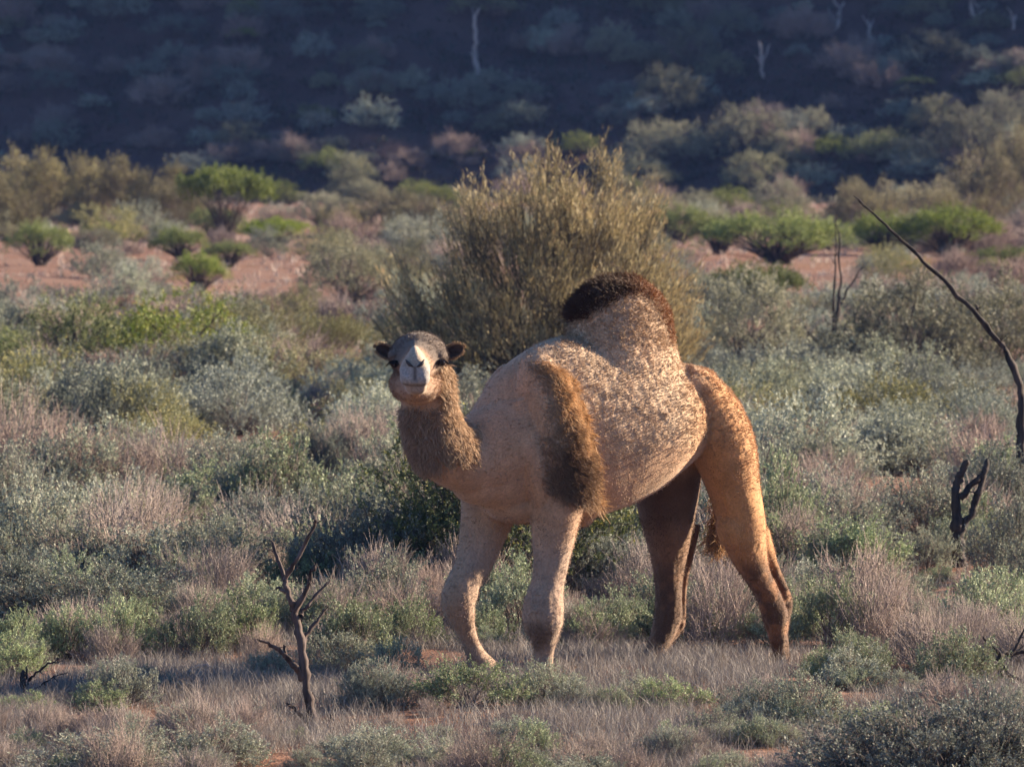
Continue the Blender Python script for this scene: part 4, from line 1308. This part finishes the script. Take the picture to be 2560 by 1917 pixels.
LB = {'saltbush': 'grey saltbush', 'green_saltbush': 'green leafy shrub', 'dark_saltbush': 'dark saltbush', 'wiry_brush': 'brown wiry bush', 'far_saltbush': 'silver-green shrub', 'far_bluebush': 'blue-grey bluebush',
      'far_brush': 'brown twig bush', 'far_olive': 'olive-green shrub', 'green_acacia': 'small green acacia', 'grey_wattle': 'small grey wattle'}
GB = {'saltbush': 'grey saltbushes in the near scrub', 'green_saltbush': 'green shrubs in the near scrub', 'dark_saltbush': 'dark saltbushes in the scrub', 'wiry_brush': 'wiry bushes in the near scrub',
      'far_saltbush': 'silver shrubs on the plain', 'far_bluebush': 'bluebushes on the plain', 'far_brush': 'twig bushes on the plain', 'far_olive': 'olive shrubs on the plain', 'green_acacia': 'small acacias on the plain', 'grey_wattle': 'small wattles on the plain'}
scatter(170, 1730, 1995, ['saltbush', 'wiry_brush', 'wiry_brush', 'green_saltbush', 'saltbush'], (45, 170), (.4, .75), clear_near)
scatter(210, 1480, 1730, ['saltbush', 'wiry_brush', 'green_saltbush', 'wiry_brush', 'green_saltbush', 'wiry_brush'], (60, 230), (.45, .85), clear_near)
scatter(220, 1180, 1500, ['saltbush', 'saltbush', 'wiry_brush', 'green_saltbush', 'wiry_brush', 'dark_saltbush'], (80, 330), (.5, .8), clear_near)
scatter(270, 860, 1200, ['far_saltbush', 'far_bluebush', 'far_bluebush', 'far_saltbush', 'far_brush', 'far_olive', 'far_olive'], (90, 360), (.42, .68))
scatter(220, 600, 880, ['far_saltbush', 'far_bluebush', 'far_brush', 'far_brush', 'far_saltbush', 'far_olive'], (80, 300), (.4, .6), clear_far)
scatter(90, 490, 640, ['far_saltbush', 'far_brush', 'grey_wattle', 'green_acacia', 'grey_wattle'], (130, 280), (.4, .65))

# ------------------------------------------------------------------ dry grass and ground litter (nobody could count it)
def grass(name, label, n, row0, row1, hgt, per, wid, cols, seed, lean=.35):
    rng = np.random.default_rng(seed)
    y0, y1 = depth_of_row(row1), depth_of_row(row0)
    Y = np.sqrt(rng.uniform((y0 + CAM_D) ** 2, (y1 + CAM_D) ** 2, n)) - CAM_D
    X = rng.uniform(-1, 1, n) * (Y + CAM_D) * 0.0715
    cl = vnoise(np.stack([X * 2.2, Y, 0 * X], -1), .9, seed)
    keep = rng.uniform(size=n) < 0.06 + 1.0 * smooth01(cl, .28, .62)
    X, Y, cl = X[keep], Y[keep], cl[keep]
    n = len(X)
    H = hgt * rng.uniform(.45, 1.15, n) * (.7 + .5 * cl)
    N = n * per
    bx = np.repeat(X, per) + rng.normal(size=N) * .035; by = np.repeat(Y, per) + rng.normal(size=N) * .035
    b = np.stack([bx, by, gz(bx, by) - .01], -1)
    D = nrm(np.stack([rng.normal(size=N) * lean, rng.normal(size=N) * lean, np.ones(N)], -1))
    L = np.repeat(H, per) * rng.uniform(.5, 1.1, N)
    bend = np.stack([rng.normal(size=N), rng.normal(size=N), -.3 * np.ones(N)], -1) * .22
    S = nrm(np.cross(D, nrm(rng.normal(size=(N, 3)))))
    w = wid * rng.uniform(.6, 1.3, N)[:, None]
    m = b + D * L[:, None] * .55; t = b + (D + bend) * L[:, None]
    V_ = np.stack([b - S * w * .5, b + S * w * .5, m + S * w * .4, t, m - S * w * .4], 1)
    i = np.arange(N)[:, None] * 5
    cols = np.array(cols)
    k = rng.integers(0, len(cols), n)
    cc = np.repeat(cols[k] * rng.uniform(.75, 1.25, (n, 1)), per, 0) * rng.uniform(.8, 1.2, (N, 1))
    g = Geo(); g.add(V_, i + np.array([[0, 1, 2, 4]]), np.repeat(cc, 5, 0))
    g.f.append((i + np.array([[4, 2, 3]]))); g.m.append(np.zeros(N, np.int32))
    o = tag(link(name, g.mesh(name, LEAF)), label, 'grass')
    o['kind'] = 'stuff'
    return o


DRY = [(.26, .225, .21), (.215, .185, .17), (.32, .285, .26), (.25, .23, .205), (.185, .165, .155), (.25, .20, .165)]
grass('dry_grass', 'dry purplish-grey grass covering the ground round the camel', 21000, 1470, 2000, .15, 14, .0025, DRY, 3)
grass('distant_dry_grass', 'thin dry grass between the bushes farther out on the plain', 11000, 900, 1480, .13, 9, .006, DRY, 4)
grass('far_dry_grass', 'pale dry grass on the red ground below the hill', 9000, 500, 900, .2, 6, .02, [(.34, .25, .21), (.3, .22, .18), (.36, .29, .24)], 5)

# ------------------------------------------------------------------ air
hm, hnt, hout = new_mat('evening_air')
pv = hnt.nodes.new('ShaderNodeVolumePrincipled')
pv.inputs['Color'].default_value = (0.24, 0.40, 1.0, 1)
pv.inputs['Density'].default_value = 0.00013
pv.inputs['Anisotropy'].default_value = 0.0
hnt.links.new(pv.outputs[0], hout.inputs['Volume'])
x0, x1, y0, y1, z0, z1 = -4600, 4600, -3000, 5200, -2.2, 260
HV = [(x, y, z) for z in (z0, z1) for y in (y0, y1) for x in (x0, x1)]
hme = bpy.data.meshes.new('haze'); hme.from_pydata(HV, [], [(0, 2, 3, 1), (4, 5, 7, 6), (0, 1, 5, 4), (2, 6, 7, 3), (0, 4, 6, 2), (1, 3, 7, 5)]); hme.materials.append(hm)
haze = tag(link('haze', hme), 'thin bluish evening air over the plain and the hill', 'haze'); haze['kind'] = 'stuff'
